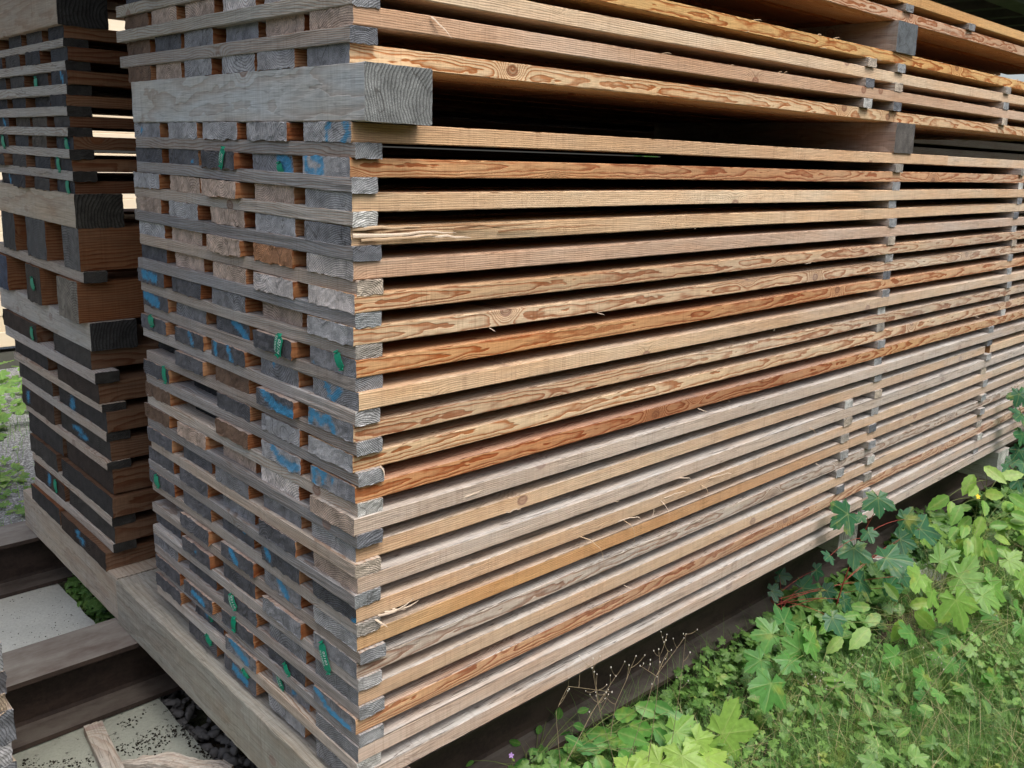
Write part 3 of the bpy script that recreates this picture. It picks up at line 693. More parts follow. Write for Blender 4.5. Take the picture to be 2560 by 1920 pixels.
def ground_material():
    N = NT('ground'); gp = N.n('ShaderNodeNewGeometry').outputs['Position']; s = N.sep(gp)
    a = N.noise(gp, 1.3, 5., .6).outputs[0]; b = N.noise(gp, 22., 5., .7).outputs[0]
    v = N.n('ShaderNodeTexVoronoi'); v.inputs['Scale'].default_value = 75.; N.l(gp, v.inputs['Vector'])
    vc = N.sep(v.outputs['Color'])[0]
    soil = N.mix(b, (.030, .022, .014), (.085, .068, .042))
    moss = N.mix(b, (.02, .04, .010), (.06, .10, .022))
    soil = N.mix(N.ramp(a, [(.40, 0.), (.60, 1.)]), soil, moss)
    grav = N.mix(vc, (.16, .165, .17), (.42, .43, .43))
    grav = N.mix(N.ramp(v.outputs['Distance'], [(.3, 0.), (.8, .8)]), grav, (.06, .06, .055))
    # gravel yard beyond the second steel beam, dark soil under and in front of the stack
    f = N.ramp(N.math('ADD', s[1], N.math('MULTIPLY', a, .5)), [(0., 0.), (1., 1.)])
    fy = N.math('MULTIPLY', N.math('SUBTRACT', N.math('ADD', s[1], N.math('MULTIPLY', N.math('SUBTRACT', a, .5), .8)), 2.9), 6., clamp=True)
    c = N.mix(fy, soil, grav)
    N.l(c, N.b.inputs['Base Color']); N.b.inputs['Roughness'].default_value = .95
    N.bump(N.math('ADD', N.math('SUBTRACT', 1., v.outputs['Distance']), b), .01, .6); return N.m
GM = ground_material()
def gz(x, y):
    """ground height"""
    z = -.50 + .02 * math.sin(x * 1.7 + 1) * math.cos(y * 2.1)
    if y < .1: z += .05 * min(1, (.1 - y) / .6) + .015 * math.sin(x * 5) * math.sin(y * 7)
    return z
xs = [-60, -20, -6] + [-3 + i * .1 for i in range(130)] + [14, 30, 80]; ys = [-60, -20, -6] + [-3 + i * .1 for i in range(100)] + [12, 30, 80]
V = [(x, y, gz(x, y)) for x in xs for y in ys]
F = [(i * len(ys) + j, (i + 1) * len(ys) + j, (i + 1) * len(ys) + j + 1, i * len(ys) + j + 1) for i in range(len(xs) - 1) for j in range(len(ys) - 1)]
tag(mesh_obj('ground', V, F, GM, smooth=True), kind='structure', label='soil and gravel ground around the timber stacks')
# stones under the near stack
def ico():
    import bmesh
    bm = bmesh.new(); bmesh.ops.create_icosphere(bm, subdivisions=2, radius=1); V = np.array([v.co[:] for v in bm.verts]); F = np.array([[v.index for v in f.verts] for f in bm.faces]); bm.free(); return V, F
IV, IF = ico()
def stones(name, spots, smin, smax, mat, label, seed):
    g = np.random.RandomState(seed); VV, FF = [], []
    for n_, (x, y, z) in enumerate(spots):
        s = g.uniform(smin, smax); a = g.uniform(.6, 1.25, 3) * s; a[2] *= .75
        v = IV * g.uniform(.72, 1.15, (len(IV), 1)) * (1 + .16 * np.sin(IV[:, [1]] * 4 + g.uniform(0, 6)) + .12 * np.sin(IV[:, [0]] * 5 + g.uniform(0, 6))) * a
        th = g.uniform(0, 6.28); c, s_ = math.cos(th), math.sin(th)
        v = np.stack([v[:, 0] * c - v[:, 1] * s_, v[:, 0] * s_ + v[:, 1] * c, v[:, 2]], 1) + (x, y, z)
        VV.append(v); FF.append(IF + n_ * len(IV))
    o = tri_mesh(name, np.concatenate(VV), np.concatenate(FF), mat); tag(o, label, 'stones', kind='stuff')
ROCK = plain('dark_stone', (.17, .165, .16), .97, .08, .45, 14)
sp = [(nrs.uniform(.04, 2.3), nrs.uniform(.3, 1.75), -.49 + nrs.uniform(-.012, .05)) for _ in range(4200)]
stones('stones', sp, .009, .026, ROCK, 'dark rounded stones on the ground under the near stack', 3)
CRUMB = plain('black_crumb', (.03, .026, .02), .95, .1, .3, 60)
sp = []
while len(sp) < 1700:
    x, y = nrs.uniform(-.6, .03), nrs.uniform(.75, 1.48)
    if mnoise.noise(Vector((x * 7, y * 7, 3))) > .0 and y < 1.42: sp.append((x, y, -.410))
stones('bark_crumbs', sp, .001, .0042, CRUMB, 'black bark crumbs scattered on the dirty concrete slab', 4)
sp = [(nrs.uniform(-.6, 0), nrs.uniform(1.75, 2.72), -.411) for _ in range(380)]
stones('bark_crumbs', sp, .0008, .0026, CRUMB, 'fine black specks scattered on the pale concrete slab', 5)
# two offcuts on the dirty slab
me = board_mesh('offcut', .62, .062, .03, 1401, (.50, .47, .41), (.5, .42, .3), .6, None, .4, 120, (.0, -.1), nx=[i * .05 for i in range(13)], bevel=.003)
o = board('offcut', (-.255, 1.435, -.4095), me, (0, 0, R(-96))); tag(o, 'pale grey offcut strip leaning towards the steel beam on the dirty slab', 'offcut')
me = board_mesh('split_offcut', .40, .060, .022, 1402, (.58, .54, .47), (.62, .45, .25), .5, None, .4, 120, (.0, -.1), nx=[i * .02 for i in range(21)], rough=.006, bevel=.006)
for v in me.vertices:
    t = v.co.x / .40; s = min(1, .15 + t * 2.4) * (1 - .25 * abs(math.sin(t * 7))); v.co.y *= s; v.co.z += .02 * math.sin(t * 3)
o = board('split_offcut', (-.235, 1.15, -.405), me, (R(12), 0, R(-52))); tag(o, 'pale splintered offcut with a pointed tip on the dirty slab, bottom edge of the picture', 'offcut')

# ------------------------------------------------------------------ roof over the stacks
RW = plain('roof_board', (.10, .10, .085), .85, .2, .3, 8)
def boxes(name, bl, mat, lab=None, cat=None, group=None, parent=None):
    V, F = [], []
    for (x0, x1, y0, y1, z0, z1) in bl:
        b = len(V); V += [(x, y, z) for x in (x0, x1) for y in (y0, y1) for z in (z0, z1)]
        F += [tuple(b + q for q in f) for f in ((0, 1, 3, 2), (4, 6, 7, 5), (0, 4, 5, 1), (2, 3, 7, 6), (0, 2, 6, 4), (1, 5, 7, 3))]
    o = mesh_obj(name, V, F, mat, parent)
    if lab: tag(o, lab, cat, group)
    return o
roof = bpy.data.objects.new('shed_roof', None); col.objects.link(roof); roof.location = (3, 1, 3.0)
tag(roof, 'dark shed roof of boards and joists above the stacks, top right corner', 'roof')
def part(name, bl, mat):
    o = boxes(name, [(a - 3, b - 3, c - 1, d - 1, e - 3, f - 3) for a, b, c, d, e, f in bl], mat, parent=roof); return o
part('roof_deck', [(-.9, 10.5, -.12 + i * .21, -.12 + i * .21 + .205, 3.16, 3.185) for i in range(18)], RW)
for i in range(22):
    part('joist', [(-.7 + i * .5, -.7 + i * .5 + .10, -.10, 3.6, 3.02, 3.157)], RW)
part('purlin', [(-.9, 10.5, .66, .82, 2.88, 3.017)], plain('green_grey_wood', (.13, .15, .11), .85, .2, .3, 8))
part('purlin', [(-.9, 10.5, 3.0, 3.14, 2.88, 3.017)], RW)
part('post', [(7.2, 7.36, .66, .82, -.5, 2.878)], RW)
part('post', [(7.2, 7.36, 3.0, 3.14, -.5, 2.878)], RW)

# ------------------------------------------------------------------ bright timber pile in the yard beyond
def pale_material():
    N = NT('fresh_timber'); t = N.n('ShaderNodeTexCoord').outputs['Object']
    b = N.noise(N.vmath('MULTIPLY', t, (2., 30., 60.)), 1., 3., .6).outputs[0]
    r_ = N.n('ShaderNodeObjectInfo').outputs['Random']
    c = N.mix(b, (.80, .66, .46), (.86, .76, .60)); c = N.mix(N.math('MULTIPLY', r_, .35), c, (.72, .50, .28))
    v = N.n('ShaderNodeTexVoronoi', voronoi_dimensions='2D'); v.inputs['Scale'].default_value = 1.
    N.l(N.comb(N.math('MULTIPLY', N.sep(t)[0], 3.), N.math('ADD', N.math('MULTIPLY', N.sep(t)[2], 5.), N.math('MULTIPLY', r_, 40.)), 0.), v.inputs['Vector'])
    c = N.mix(N.ramp(v.outputs['Distance'], [(.05, .8), (.11, 0.)]), c, (.45, .22, .10))
    N.l(c, N.b.inputs['Base Color']); N.b.inputs['Roughness'].default_value = .7; return N.m
PALE = pale_material()
YM = [(x, y, z) for z in (0, .152) for y in (0, 1.) for x in (0, 6.)]
def pb(z, k, x0=-1.6):
    e = .004
    ring = [(0, e), (e, 0), (1 - e, 0), (1, e), (1, .15 - e), (1 - e, .15), (e, .15), (0, .15 - e)]
    V = [(0, a, b) for a, b in ring] + [(6.2, a, b) for a, b in ring]
    F = [(i, (i + 1) % 8, 8 + (i + 1) % 8, 8 + i) for i in range(8)] + [tuple(range(7, -1, -1)), tuple(range(8, 16))]
    if k == 0: pb.me = mesh_obj('fresh_timber', V, F, PALE); o = pb.me
    else: o = pb.me.copy(); col.objects.link(o)
    o.location = (x0 + (k % 3) * .02, 8 + (k % 2) * .006, z)
    tag(o, f'cream coloured fresh timber in the sunlit pile beyond the gap, {["lowest", ORD[k + 1]][k > 0]} counting upwards' , 'timber', 'fresh timbers in the sunlit pile')
for k in range(22): pb(-.28 + k * .152 + (k // 6) * .05, k)
boxes('pile_bearer', [(-1.6, 4.6, 8.02, 8.2, -.5, -.34)], RW, 'dark bearer under the sunlit fresh timber pile at the left edge', 'beam')

# ------------------------------------------------------------------ dark pile past the dark stack, added to block sky in the slots
first = None
for k in range(26):
    if first is None:
        me = board_mesh('screen_pile_board', 6.0, 1.1, .075, 1500, (.16, .10, .06), (.06, .055, .05), .2, None, .6, 120, (.3, -.2), ny=10, nz=6)
        first = o = board('screen_pile_board', (5.75, 1.85, -.1), me)
    else: o = first.copy(); col.objects.link(o)
    o.location = (5.75 + (k * 7 % 5) * .012, 1.85 + (k * 3 % 4) * .01, -.12 + k * .1085)
    tag(o, f'dull brown board of the added pile blocking sky in the dark slots, {"lowest" if k == 0 else "number " + str(k + 1) + " from below"}', 'board', 'boards of the added far pile')
for k in range(25):
    o = boxes('screen_pile_strip', [(6.3, 6.38, 1.9, 2.85, -.12 + k * .1085 + .0755, -.12 + k * .1085 + .1083)], RW, None)
    tag(o, f'strip between boards of the added far brown pile, {"lowest" if k == 0 else "number " + str(k + 1) + " from below"}', 'sticker', 'strips of the added far pile')

# ------------------------------------------------------------------ plants
def leaf_material(name, a, b, trans=.35):
    N = NT(name); v = N.attr('vein', 'Fac'); tv = N.attr('tone', 'Fac')
    gp = N.n('ShaderNodeNewGeometry').outputs['Position']
    n_ = N.noise(gp, 45., 3., .6).outputs[0]
    c = N.mix(tv, a, b)
    n3 = N.noise(gp, 9., 4., .6).outputs[0]
    c = N.mix(N.ramp(n3, [(.58, 0.), (.70, .55)]), c, (.36, .36, .07))
    c = N.mix(N.ramp(N.noise(gp, 70., 2., .5).outputs[0], [(.70, 0.), (.76, .8)]), c, (.16, .09, .03))
    c = N.mix(1., c, N.comb(*[N.math('ADD', .60, N.math('MULTIPLY', n_, .80))] * 3), 'MULTIPLY')
    vv = N.math('POWER', v, 5.)
    c = N.mix(N.math('MULTIPLY', vv, .45), c, (.42, .50, .18))
    N.l(c, N.b.inputs['Base Color']); N.b.inputs['Roughness'].default_value = .40; N.b.inputs['Specular IOR Level'].default_value = .35
    tr = N.n('ShaderNodeBsdfTranslucent'); N.l(N.mix(1., c, (1.3, 1.5, .5), 'MULTIPLY'), tr.inputs[0])
    mx = N.n('ShaderNodeMixShader'); mx.inputs[0].default_value = trans
    N.l(N.b.outputs[0], mx.inputs[1]); N.l(tr.outputs[0], mx.inputs[2]); N.l(mx.outputs[0], N.out.inputs[0])
    N.bump(N.math('ADD', n_, vv), .002, .4)
    return N.m
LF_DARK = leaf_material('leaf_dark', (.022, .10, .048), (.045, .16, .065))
LF_MID = leaf_material('leaf_mid', (.055, .19, .045), (.13, .32, .065))
LF_LIME = leaf_material('leaf_lime', (.12, .29, .055), (.27, .42, .085))
LF_YEL = leaf_material('leaf_yellow_green', (.16, .32, .06), (.30, .45, .09))
LF_COV = leaf_material('leaf_cover', (.05, .145, .035), (.20, .36, .09), .35)
STEM = plain('stem_green', (.16, .20, .06), .6, .3, .2, 60); STEMR = plain('stem_red', (.32, .06, .045), .5, .3, .2, 60)
DRY = plain('dry_stem', (.30, .24, .15), .8, .2, .25, 60); SEEDM = plain('seed_head', (.62, .60, .52), .8, .2, .2, 60); FLOW = plain('purple_petal', (.42, .26, .58), .6, .3, .1, 60); YEL = plain('yellow_petal', (.75, .55, .03), .6, .3, .1, 60)

def maple_shape(g):
    """palmate outline: (angle, radius, vein) around the petiole joint, +Y = tip of the middle lobe"""
    lobes = [(-116, .60), (-56, .90), (0, 1.0), (56, .90), (116, .60)]
    pts = []
    for li, (a, r) in enumerate(lobes):
        r *= g.uniform(.9, 1.08); wd = 23 if abs(a) < 100 else 21
        prof = [(-wd, .70), (-wd * .78, .80), (-wd * .68, .75), (-wd * .44, .91), (-wd * .34, .85), (0, 1.0), (wd * .34, .85), (wd * .44, .91), (wd * .68, .75), (wd * .78, .80), (wd, .70)]
        for da, f in prof: pts.append((a + da, r * f * g.uniform(.96, 1.03), 1. if f == 1. else 0.))
        if li < 4:
            mid = (a + lobes[li + 1][0]) / 2; pts.append((mid, .50 * g.uniform(.85, 1.1), 0.))
    pts.append((156, .42, 0.)); pts.append((180, .06, .5)); pts.insert(0, (-156, .42, 0.))
    return pts
def leaf_maple(g, size):
    pts = maple_shape(g); V = [(0, 0, 0)]; ve = [1.]
    cup = g.uniform(-.1, .25); droop = g.uniform(.1, .45)
    for a, r, v in pts:
        x, y = math.sin(R(a)) * r, math.cos(R(a)) * r
        for f in (.55, 1.):
            vv = v * (1. if f == .55 else .85)
            V.append((x * f, y * f, cup * (abs(x) * f) ** 1.5 - droop * (r * f) ** 2 * .45 + (.035 if v else -.03) * f)); ve.append(vv)
    V = np.array(V) * size * .66; n_ = len(pts); T = []
    for i in range(n_):
        j = (i + 1) % n_
        T += [(0, 1 + 2 * j, 1 + 2 * i), (1 + 2 * i, 1 + 2 * j, 2 + 2 * j), (1 + 2 * i, 2 + 2 * j, 2 + 2 * i)]
    return V, np.array(T), np.array(ve)
def leaf_ovate(g, size, wd=.30, serr=.03):
    n_ = 9; V = []; ve = []
    droop = g.uniform(.05, .4); fold = g.uniform(.1, .35)
    for i in range(n_ + 1):
        t = i / n_; ww = wd * math.sin(math.pi * t ** .8) ** .9 + .004 + (serr * (i % 2) if 0 < i < n_ else 0)
        z = -droop * t * t * .5
        for u in (-1, -.5, 0, .5, 1):
            V.append((u * ww, t, z + abs(u) * ww * fold)); ve.append(1. if u == 0 else (.45 if (i % 2 == 0 and abs(u) == .5) else 0.))
    T = []
    for i in range(n_):
        for k in range(4):
            a = i * 5 + k; T += [(a, a + 1, a + 6), (a, a + 6, a + 5)]
    return np.array(V) * size, np.array(T), np.array(ve)
def orient(V, pos, nrm, tip, twist=0):
    """place a leaf (local +Z up, +Y tip) at pos"""
    n_ = Vector(nrm).normalized(); t = Vector(tip); t = (t - n_ * t.dot(n_)).normalized(); b = t.cross(n_)
    M = np.array([b[:], t[:], n_[:]])
    return V @ M + np.array(pos)
class LeafBag:
    def __init__(s): s.V, s.T, s.v, s.t, s.n = [], [], [], [], 0
    def add(s, V, T, ve, tone):
        s.V.append(V); s.T.append(T + s.n); s.v.append(ve); s.t.append(np.full(len(V), tone)); s.n += len(V)
    def build(s, name, mat, parent=None):
        return tri_mesh(name, np.concatenate(s.V), np.concatenate(s.T), mat, {'vein': np.concatenate(s.v), 'tone': np.concatenate(s.t)}, parent)
def tube_np(pts, r0, r1, k=5):
    V, T = [], []; n_ = len(pts)
    for i, p in enumerate(pts):
        p = Vector(p); d = (Vector(pts[min(i + 1, n_ - 1)]) - Vector(pts[max(i - 1, 0)])).normalized()
        s = d.cross(Vector((.31, .17, .93))); s = s.normalized() if s.length > 1e-4 else Vector((1, 0, 0)); u = d.cross(s)
        r = r0 + (r1 - r0) * i / (n_ - 1)
        for q in range(k):
            a = 6.283 * q / k; V.append((p + s * math.cos(a) * r + u * math.sin(a) * r)[:])
    for i in range(n_ - 1):
        for q in range(k):
            a = i * k + q; b = i * k + (q + 1) % k; T += [(a, b, b + k), (a, b + k, a + k)]
    return np.array(V), np.array(T)
class TubeBag:
    def __init__(s): s.V, s.T, s.n = [], [], 0
    def add(s, pts, r0, r1, k=5):
        V, T = tube_np(pts, r0, r1, k); s.V.append(V); s.T.append(T + s.n); s.n += len(V)
    def build(s, name, mat, parent=None): return tri_mesh(name, np.concatenate(s.V), np.concatenate(s.T), mat, None, parent)
def curve(a, b, bend, n_=7):
    a, b, bend = Vector(a), Vector(b), Vector(bend)
    return [a.lerp(b, i / (n_ - 1)) + bend * 4 * (i / (n_ - 1)) * (1 - i / (n_ - 1)) for i in range(n_)]
OUT = Vector((-.45, -.72, .55))                                # open side, where the light is
def sapling(name, base, leaves, mat, stemmat, lab, cat, seed, shape='maple', group=None):
    """leaves: list of (x, y, z, size); one stem from base, a petiole to each leaf"""
    g = random.Random(seed); bx_, by_ = base; bz = gz(bx_, by_)
    root = bpy.data.objects.new(name, None); col.objects.link(root); root.location = (bx_, by_, bz)
    tag(root, lab, cat, group)
    bag, tb = LeafBag(), TubeBag()
    O = Vector((bx_, by_, bz)); top = max(leaves, key=lambda l: l[2])
    tp = Vector(top[:3]); main = curve(O, tp - Vector((0, 0, .05)), Vector((g.uniform(-.03, .03), g.uniform(-.03, .03), 0)), 10)
    tb.add([p - O for p in main], .0045, .0018)
    for (x, y, z, s) in leaves:
        p = Vector((x, y, z)); zz = [q for q in main if q.z < z - .02] or [main[0]]
        st = zz[-1] if len(zz) < 3 else zz[-g.randint(1, 2)]
        nrm = (OUT + Vector((g.uniform(-.6, .6), g.uniform(-.5, .5), g.uniform(-.1, .5)))).normalized()
        outd = (p - st); outd.z = 0
        tip = outd.normalized() + Vector((g.uniform(-.5, .5), g.uniform(-.5, .3), g.uniform(-.7, -.1)))
        V, T, ve = (leaf_maple(g, s) if shape == 'maple' else leaf_ovate(g, s * 1.3, .225 if shape == 'ovate' else .34, .035))
        tone = g.random()
        jointp = p if shape == 'maple' else p - tip.normalized() * s * .3
        bag.add(orient(V, (jointp - O)[:], nrm, tip), T, ve, tone)
        tb.add([q - O for q in curve(st, jointp, Vector((0, 0, .02)), 6)], .0016, .001, 4)
    bag.build('foliage', mat, root); tb.build('stem', stemmat, root)
    return root
def scatter(cx, cy, cz, n_, s0, s1, rx, ry, rz, seed):
    g = random.Random(seed); out = []
    for i in range(n_): out.append((cx + g.uniform(-rx, rx), cy + g.uniform(-ry, ry), cz + g.uniform(-rz, rz), g.uniform(s0, s1)))
    return out
#PLANTS
LP = {
 'A': [(2.682, -0.116, 0.233, 0.156), (2.424, -0.105, 0.220, 0.176), (2.960, -0.135, 0.060, 0.144), (3.195, -0.119, -0.059, 0.211), (3.032, -0.092, -0.077, 0.148), (2.544, -0.092, 0.020, 0.163), (2.770, -0.146, -0.078, 0.206), (2.226, -0.140, 0.095, 0.076), (2.540, -0.151, 0.119, 0.089), (2.522, -0.124, 0.190, 0.071)],
 'B': [(2.545, 0.145, -0.267, 0.143), (2.530, 0.011, -0.224, 0.102), (2.651, 0.138, -0.205, 0.097), (2.534, 0.265, -0.242, 0.107), (2.290, 0.156, -0.202, 0.092), (2.708, -0.062, -0.211, 0.180), (2.878, -0.129, -0.268, 0.135), (2.294, -0.144, -0.214, 0.131), (2.545, -0.070, -0.244, 0.111), (2.963, -0.151, -0.228, 0.117)],
 'C': [(2.157, 0.008, -0.246, 0.166), (1.948, -0.059, -0.197, 0.149), (1.973, -0.178, -0.227, 0.147), (1.837, -0.082, -0.261, 0.138), (1.657, -0.240, -0.215, 0.190), (1.994, -0.207, -0.186, 0.155), (1.900, -0.177, -0.243, 0.129)],
 'D': [(1.393, -0.210, -0.322, 0.182), (1.224, -0.262, -0.309, 0.166), (1.119, -0.234, -0.265, 0.143), (1.205, -0.142, -0.262, 0.127), (1.054, -0.193, -0.286, 0.162), (1.228, -0.212, -0.268, 0.112), (0.946, -0.161, -0.272, 0.146)],
 'E': [(1.034, 0.112, -0.315, 0.089), (1.064, 0.065, -0.349, 0.089), (1.081, -0.008, -0.282, 0.088), (1.166, 0.095, -0.293, 0.086), (1.279, 0.098, -0.317, 0.091), (1.201, 0.045, -0.333, 0.091), (1.333, 0.050, -0.311, 0.076), (1.206, -0.063, -0.304, 0.079), (0.953, 0.083, -0.328, 0.071), (1.100, -0.078, -0.325, 0.084), (0.930, -0.033, -0.305, 0.082), (0.883, 0.077, -0.257, 0.058), (0.998, -0.081, -0.290, 0.082), (1.347, -0.017, -0.326, 0.075)],
 'E2': [(0.866, 0.299, -0.382, 0.038), (0.840, 0.229, -0.365, 0.037), (0.962, 0.305, -0.389, 0.039), (1.066, 0.359, -0.390, 0.046), (1.044, 0.284, -0.359, 0.048), (1.027, 0.253, -0.401, 0.054), (0.954, 0.151, -0.362, 0.057), (0.874, 0.142, -0.374, 0.062), (1.048, 0.194, -0.339, 0.047), (0.765, 0.170, -0.335, 0.050), (1.123, 0.246, -0.341, 0.042), (0.637, 0.296, -0.341, 0.025)],
 'F': [(3.713, -0.233, 0.159, 0.106), (3.577, -0.203, 0.148, 0.100), (3.954, -0.236, 0.065, 0.105), (3.610, -0.213, 0.084, 0.088), (3.756, -0.237, 0.022, 0.098), (3.198, -0.225, 0.136, 0.098), (3.292, -0.264, 0.071, 0.091), (4.047, -0.246, -0.071, 0.107), (4.466, -0.173, -0.293, 0.120), (3.676, -0.247, -0.101, 0.102), (4.117, -0.201, -0.260, 0.110), (4.466, -0.205, -0.367, 0.120), (3.615, -0.198, -0.101, 0.093), (4.083, -0.222, -0.159, 0.104), (3.329, -0.210, 0.062, 0.077), (3.625, -0.263, 0.007, 0.084)],
 'G': [(3.641, -0.031, -0.231, 0.175), (3.464, -0.029, -0.216, 0.149), (3.632, -0.268, -0.222, 0.222), (3.477, -0.222, -0.228, 0.166), (3.173, -0.497, -0.224, 0.219), (3.143, -0.255, -0.174, 0.196), (3.138, -0.359, -0.217, 0.271), (2.811, -0.296, -0.126, 0.212), (2.769, -0.481, -0.158, 0.249), (2.936, -0.533, -0.175, 0.172), (3.387, -0.486, -0.155, 0.177), (3.323, -0.570, -0.208, 0.164), (2.701, -0.399, -0.129, 0.151)],
 'H': [(2.656, -0.128, -0.300, 0.075), (2.561, -0.127, -0.306, 0.070), (2.642, -0.186, -0.321, 0.085), (2.447, -0.233, -0.299, 0.110), (2.853, -0.181, -0.305, 0.080), (2.856, -0.249, -0.310, 0.098), (2.767, -0.334, -0.295, 0.110), (2.663, -0.299, -0.312, 0.091), (2.345, -0.166, -0.328, 0.084), (2.383, -0.066, -0.317, 0.061), (2.476, 0.025, -0.338, 0.052)],
 'I': [(2.878, -0.350, -0.358, 0.159), (2.638, -0.359, -0.326, 0.140), (2.738, -0.478, -0.323, 0.134), (3.216, -0.610, -0.312, 0.113), (3.084, -0.673, -0.319, 0.121), (2.422, -0.386, -0.337, 0.120), (2.618, -0.497, -0.365, 0.105), (2.367, -0.533, -0.341, 0.122), (2.901, -0.501, -0.314, 0.110), (3.083, -0.542, -0.323, 0.101)],
 'J': [(4.462, -0.102, 0.430, 0.142), (4.528, -0.105, 0.297, 0.156), (4.513, -0.134, 0.182, 0.143), (4.479, -0.139, 0.090, 0.119), (4.561, -0.151, -0.012, 0.145), (4.654, -0.053, -0.034, 0.099), (4.735, -0.083, 0.343, 0.160), (4.520, -0.143, -0.107, 0.133), (4.787, -0.110, -0.285, 0.139), (4.274, -0.154, 0.028, 0.093)],
}
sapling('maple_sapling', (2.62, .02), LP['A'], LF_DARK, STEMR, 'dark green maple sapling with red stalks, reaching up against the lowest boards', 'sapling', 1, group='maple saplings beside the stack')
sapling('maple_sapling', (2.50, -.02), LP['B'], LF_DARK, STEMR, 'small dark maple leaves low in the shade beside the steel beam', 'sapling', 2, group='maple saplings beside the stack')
sapling('maple_sapling', (1.86, -.10), LP['C'], LF_MID, STEM, 'bright green maple sapling of big leaves, left of the grass', 'sapling', 3, group='maple saplings beside the stack')
sapling('maple_sapling', (1.16, -.18), [(x, y, z, s * 1.3) for x, y, z, s in LP['D']], LF_YEL, STEM, 'yellow green maple sapling at the bottom edge of the picture', 'sapling', 4, group='maple saplings beside the stack')
sapling('maple_sapling', (3.20, -.38), [(x, y, z, s * .88) for x, y, z, s in LP['G']], LF_LIME, STEM, 'large lime green maple sapling at the right, over the concrete block', 'sapling', 5, group='maple saplings beside the stack')
sapling('maple_sapling', (2.72, -.48), LP['I'] + scatter(2.7, -.55, -.36, 12, .08, .13, .55, .2, .05, 12), LF_MID, STEM, 'low pale maple sapling in the middle of the grass at the right', 'sapling', 6, group='maple saplings beside the stack')
sapling('maple_sapling', (5.10, -.12), LP['J'] + scatter(5.35, -.1, -.05, 26, .09, .16, .15, .15, .40, 5), LF_DARK, STEM, 'dark maple bush at the right edge beyond the stack end', 'sapling', 7, group='maple saplings beside the stack')
sapling('leafy_weed', (1.10, .03), LP['E'] + scatter(1.06, .04, -.36, 10, .05, .08, .2, .1, .05, 8), LF_MID, STEM, 'weed with pointed oval leaves under the stack edge, bottom centre', 'weed', 8, 'ovate', 'leafy weeds')
sapling('leafy_weed', (.93, .22), LP['E2'], LF_MID, STEM, 'small-leaved weed against the steel beam, bottom centre left', 'weed', 9, 'ovate', 'leafy weeds')
sapling('leafy_weed', (3.75, -.20), LP['F'] + scatter(3.9, -.24, -.22, 30, .07, .11, .45, .08, .16, 9), LF_LIME, STEM, 'tall lime green weed with long oval leaves before the far bearer end', 'weed', 10, 'ovate', 'leafy weeds')
sapling('leafy_weed', (2.62, -.22), LP['H'], LF_LIME, STEM, 'low weed of broad bright leaves in the grass beside the dark maple', 'weed', 11, 'ovate', 'leafy weeds')
# seed stalks
def stalks(name, lines, lab, seed, hr=.0035, base=None):
    g = random.Random(seed); root = bpy.data.objects.new(name, None); col.objects.link(root)
    O = Vector(lines[0][0]); root.location = O; tag(root, lab, 'seed stalk', 'dry seed stalks')
    tb = TubeBag(); hv, ht, nn = [], [], 0
    for ln in lines:
        P = [Vector(p) - O for p in ln]; pts = []
        for a, b in zip(P[:-1], P[1:]):
            for t in range(4): pts.append(a.lerp(b, t / 4) + Vector((g.uniform(-1, 1), g.uniform(-1, 1), g.uniform(-1, 1))) * .0012)
        pts.append(P[-1]); tb.add(pts, .0012, .0005, 4)
        tips = [P[-1]]
        for t in range(g.randint(3, 6)):
            q = pts[g.randint(len(pts) // 2, len(pts) - 1)]; e = q + Vector((g.uniform(-.045, .05), g.uniform(-.02, .02), g.uniform(-.004, .05)))
            tb.add(curve(q, e, Vector((0, 0, -.006)), 5), .0007, .0004, 4); tips.append(e)
        for e in tips:
            V = IV * (hr * .55, hr * .55, hr) * g.uniform(.6, 1.1) + np.array(e[:]); hv.append(V); ht.append(IF + nn); nn += len(V)
    tb.build('stem', DRY, root); tri_mesh('seed_heads', np.concatenate(hv), np.concatenate(ht), SEEDM, None, root)
stalks('seed_stalk', [[(.90, -.12, -.46), (0.91, -0.2, -0.10), (0.994, -0.2, 0.07), (1.134, -0.2, 0.152)], [(0.994, -0.2, 0.07), (0.908, -0.2, 0.141)], [(0.994, -0.2, 0.07), (1.05, -0.2, 0.134), (1.025, -0.2, 0.179)]], 'branching dry stalk with white seed heads before the steel beam', 1)
stalks('seed_stalk', [[(.86, -.15, -.46), (0.80, -0.2, -0.139), (0.725, -0.2, 0.06), (0.69, -0.2, 0.209)], [(0.725, -0.2, 0.06), (0.68, -0.2, 0.226)], [(.78, -.2, -.05), (0.799, -0.2, 0.054), (0.885, -0.2, 0.184)]], 'thin upright dry stalk with forked tips, left of the branching one', 2)
stalks('seed_stalk', [[(.62, -.12, -.45), (0.557, -0.2, -0.022), (0.533, -0.2, 0.146), (0.578, -0.2, 0.209), (0.777, -0.2, 0.105)], [(0.58, -0.2, -0.05), (0.689, -0.2, 0.076), (0.792, -0.2, 0.153)]], 'curving dry stalk arching to the right near the bottom centre', 3)
stalks('seed_stalk', [[(1.15, -.15, -.46), (1.13, -0.2, -0.031), (1.144, -0.2, 0.163)], [(1.0, -.18, -.3), (1.003, -0.2, -0.035), (1.009, -0.2, 0.136), (1.035, -0.2, 0.182)]], 'pair of straight dry stalks with single pale heads, right of the others', 4)
stalks('seed_stalk', [[(1.75, -.35, -.46), (1.78, -.4, -.25), (1.95, -.45, -.12)], [(1.78, -.4, -.25), (1.65, -.42, -.1)]], 'low dry stalk leaning over the grass by the bright maple', 5)
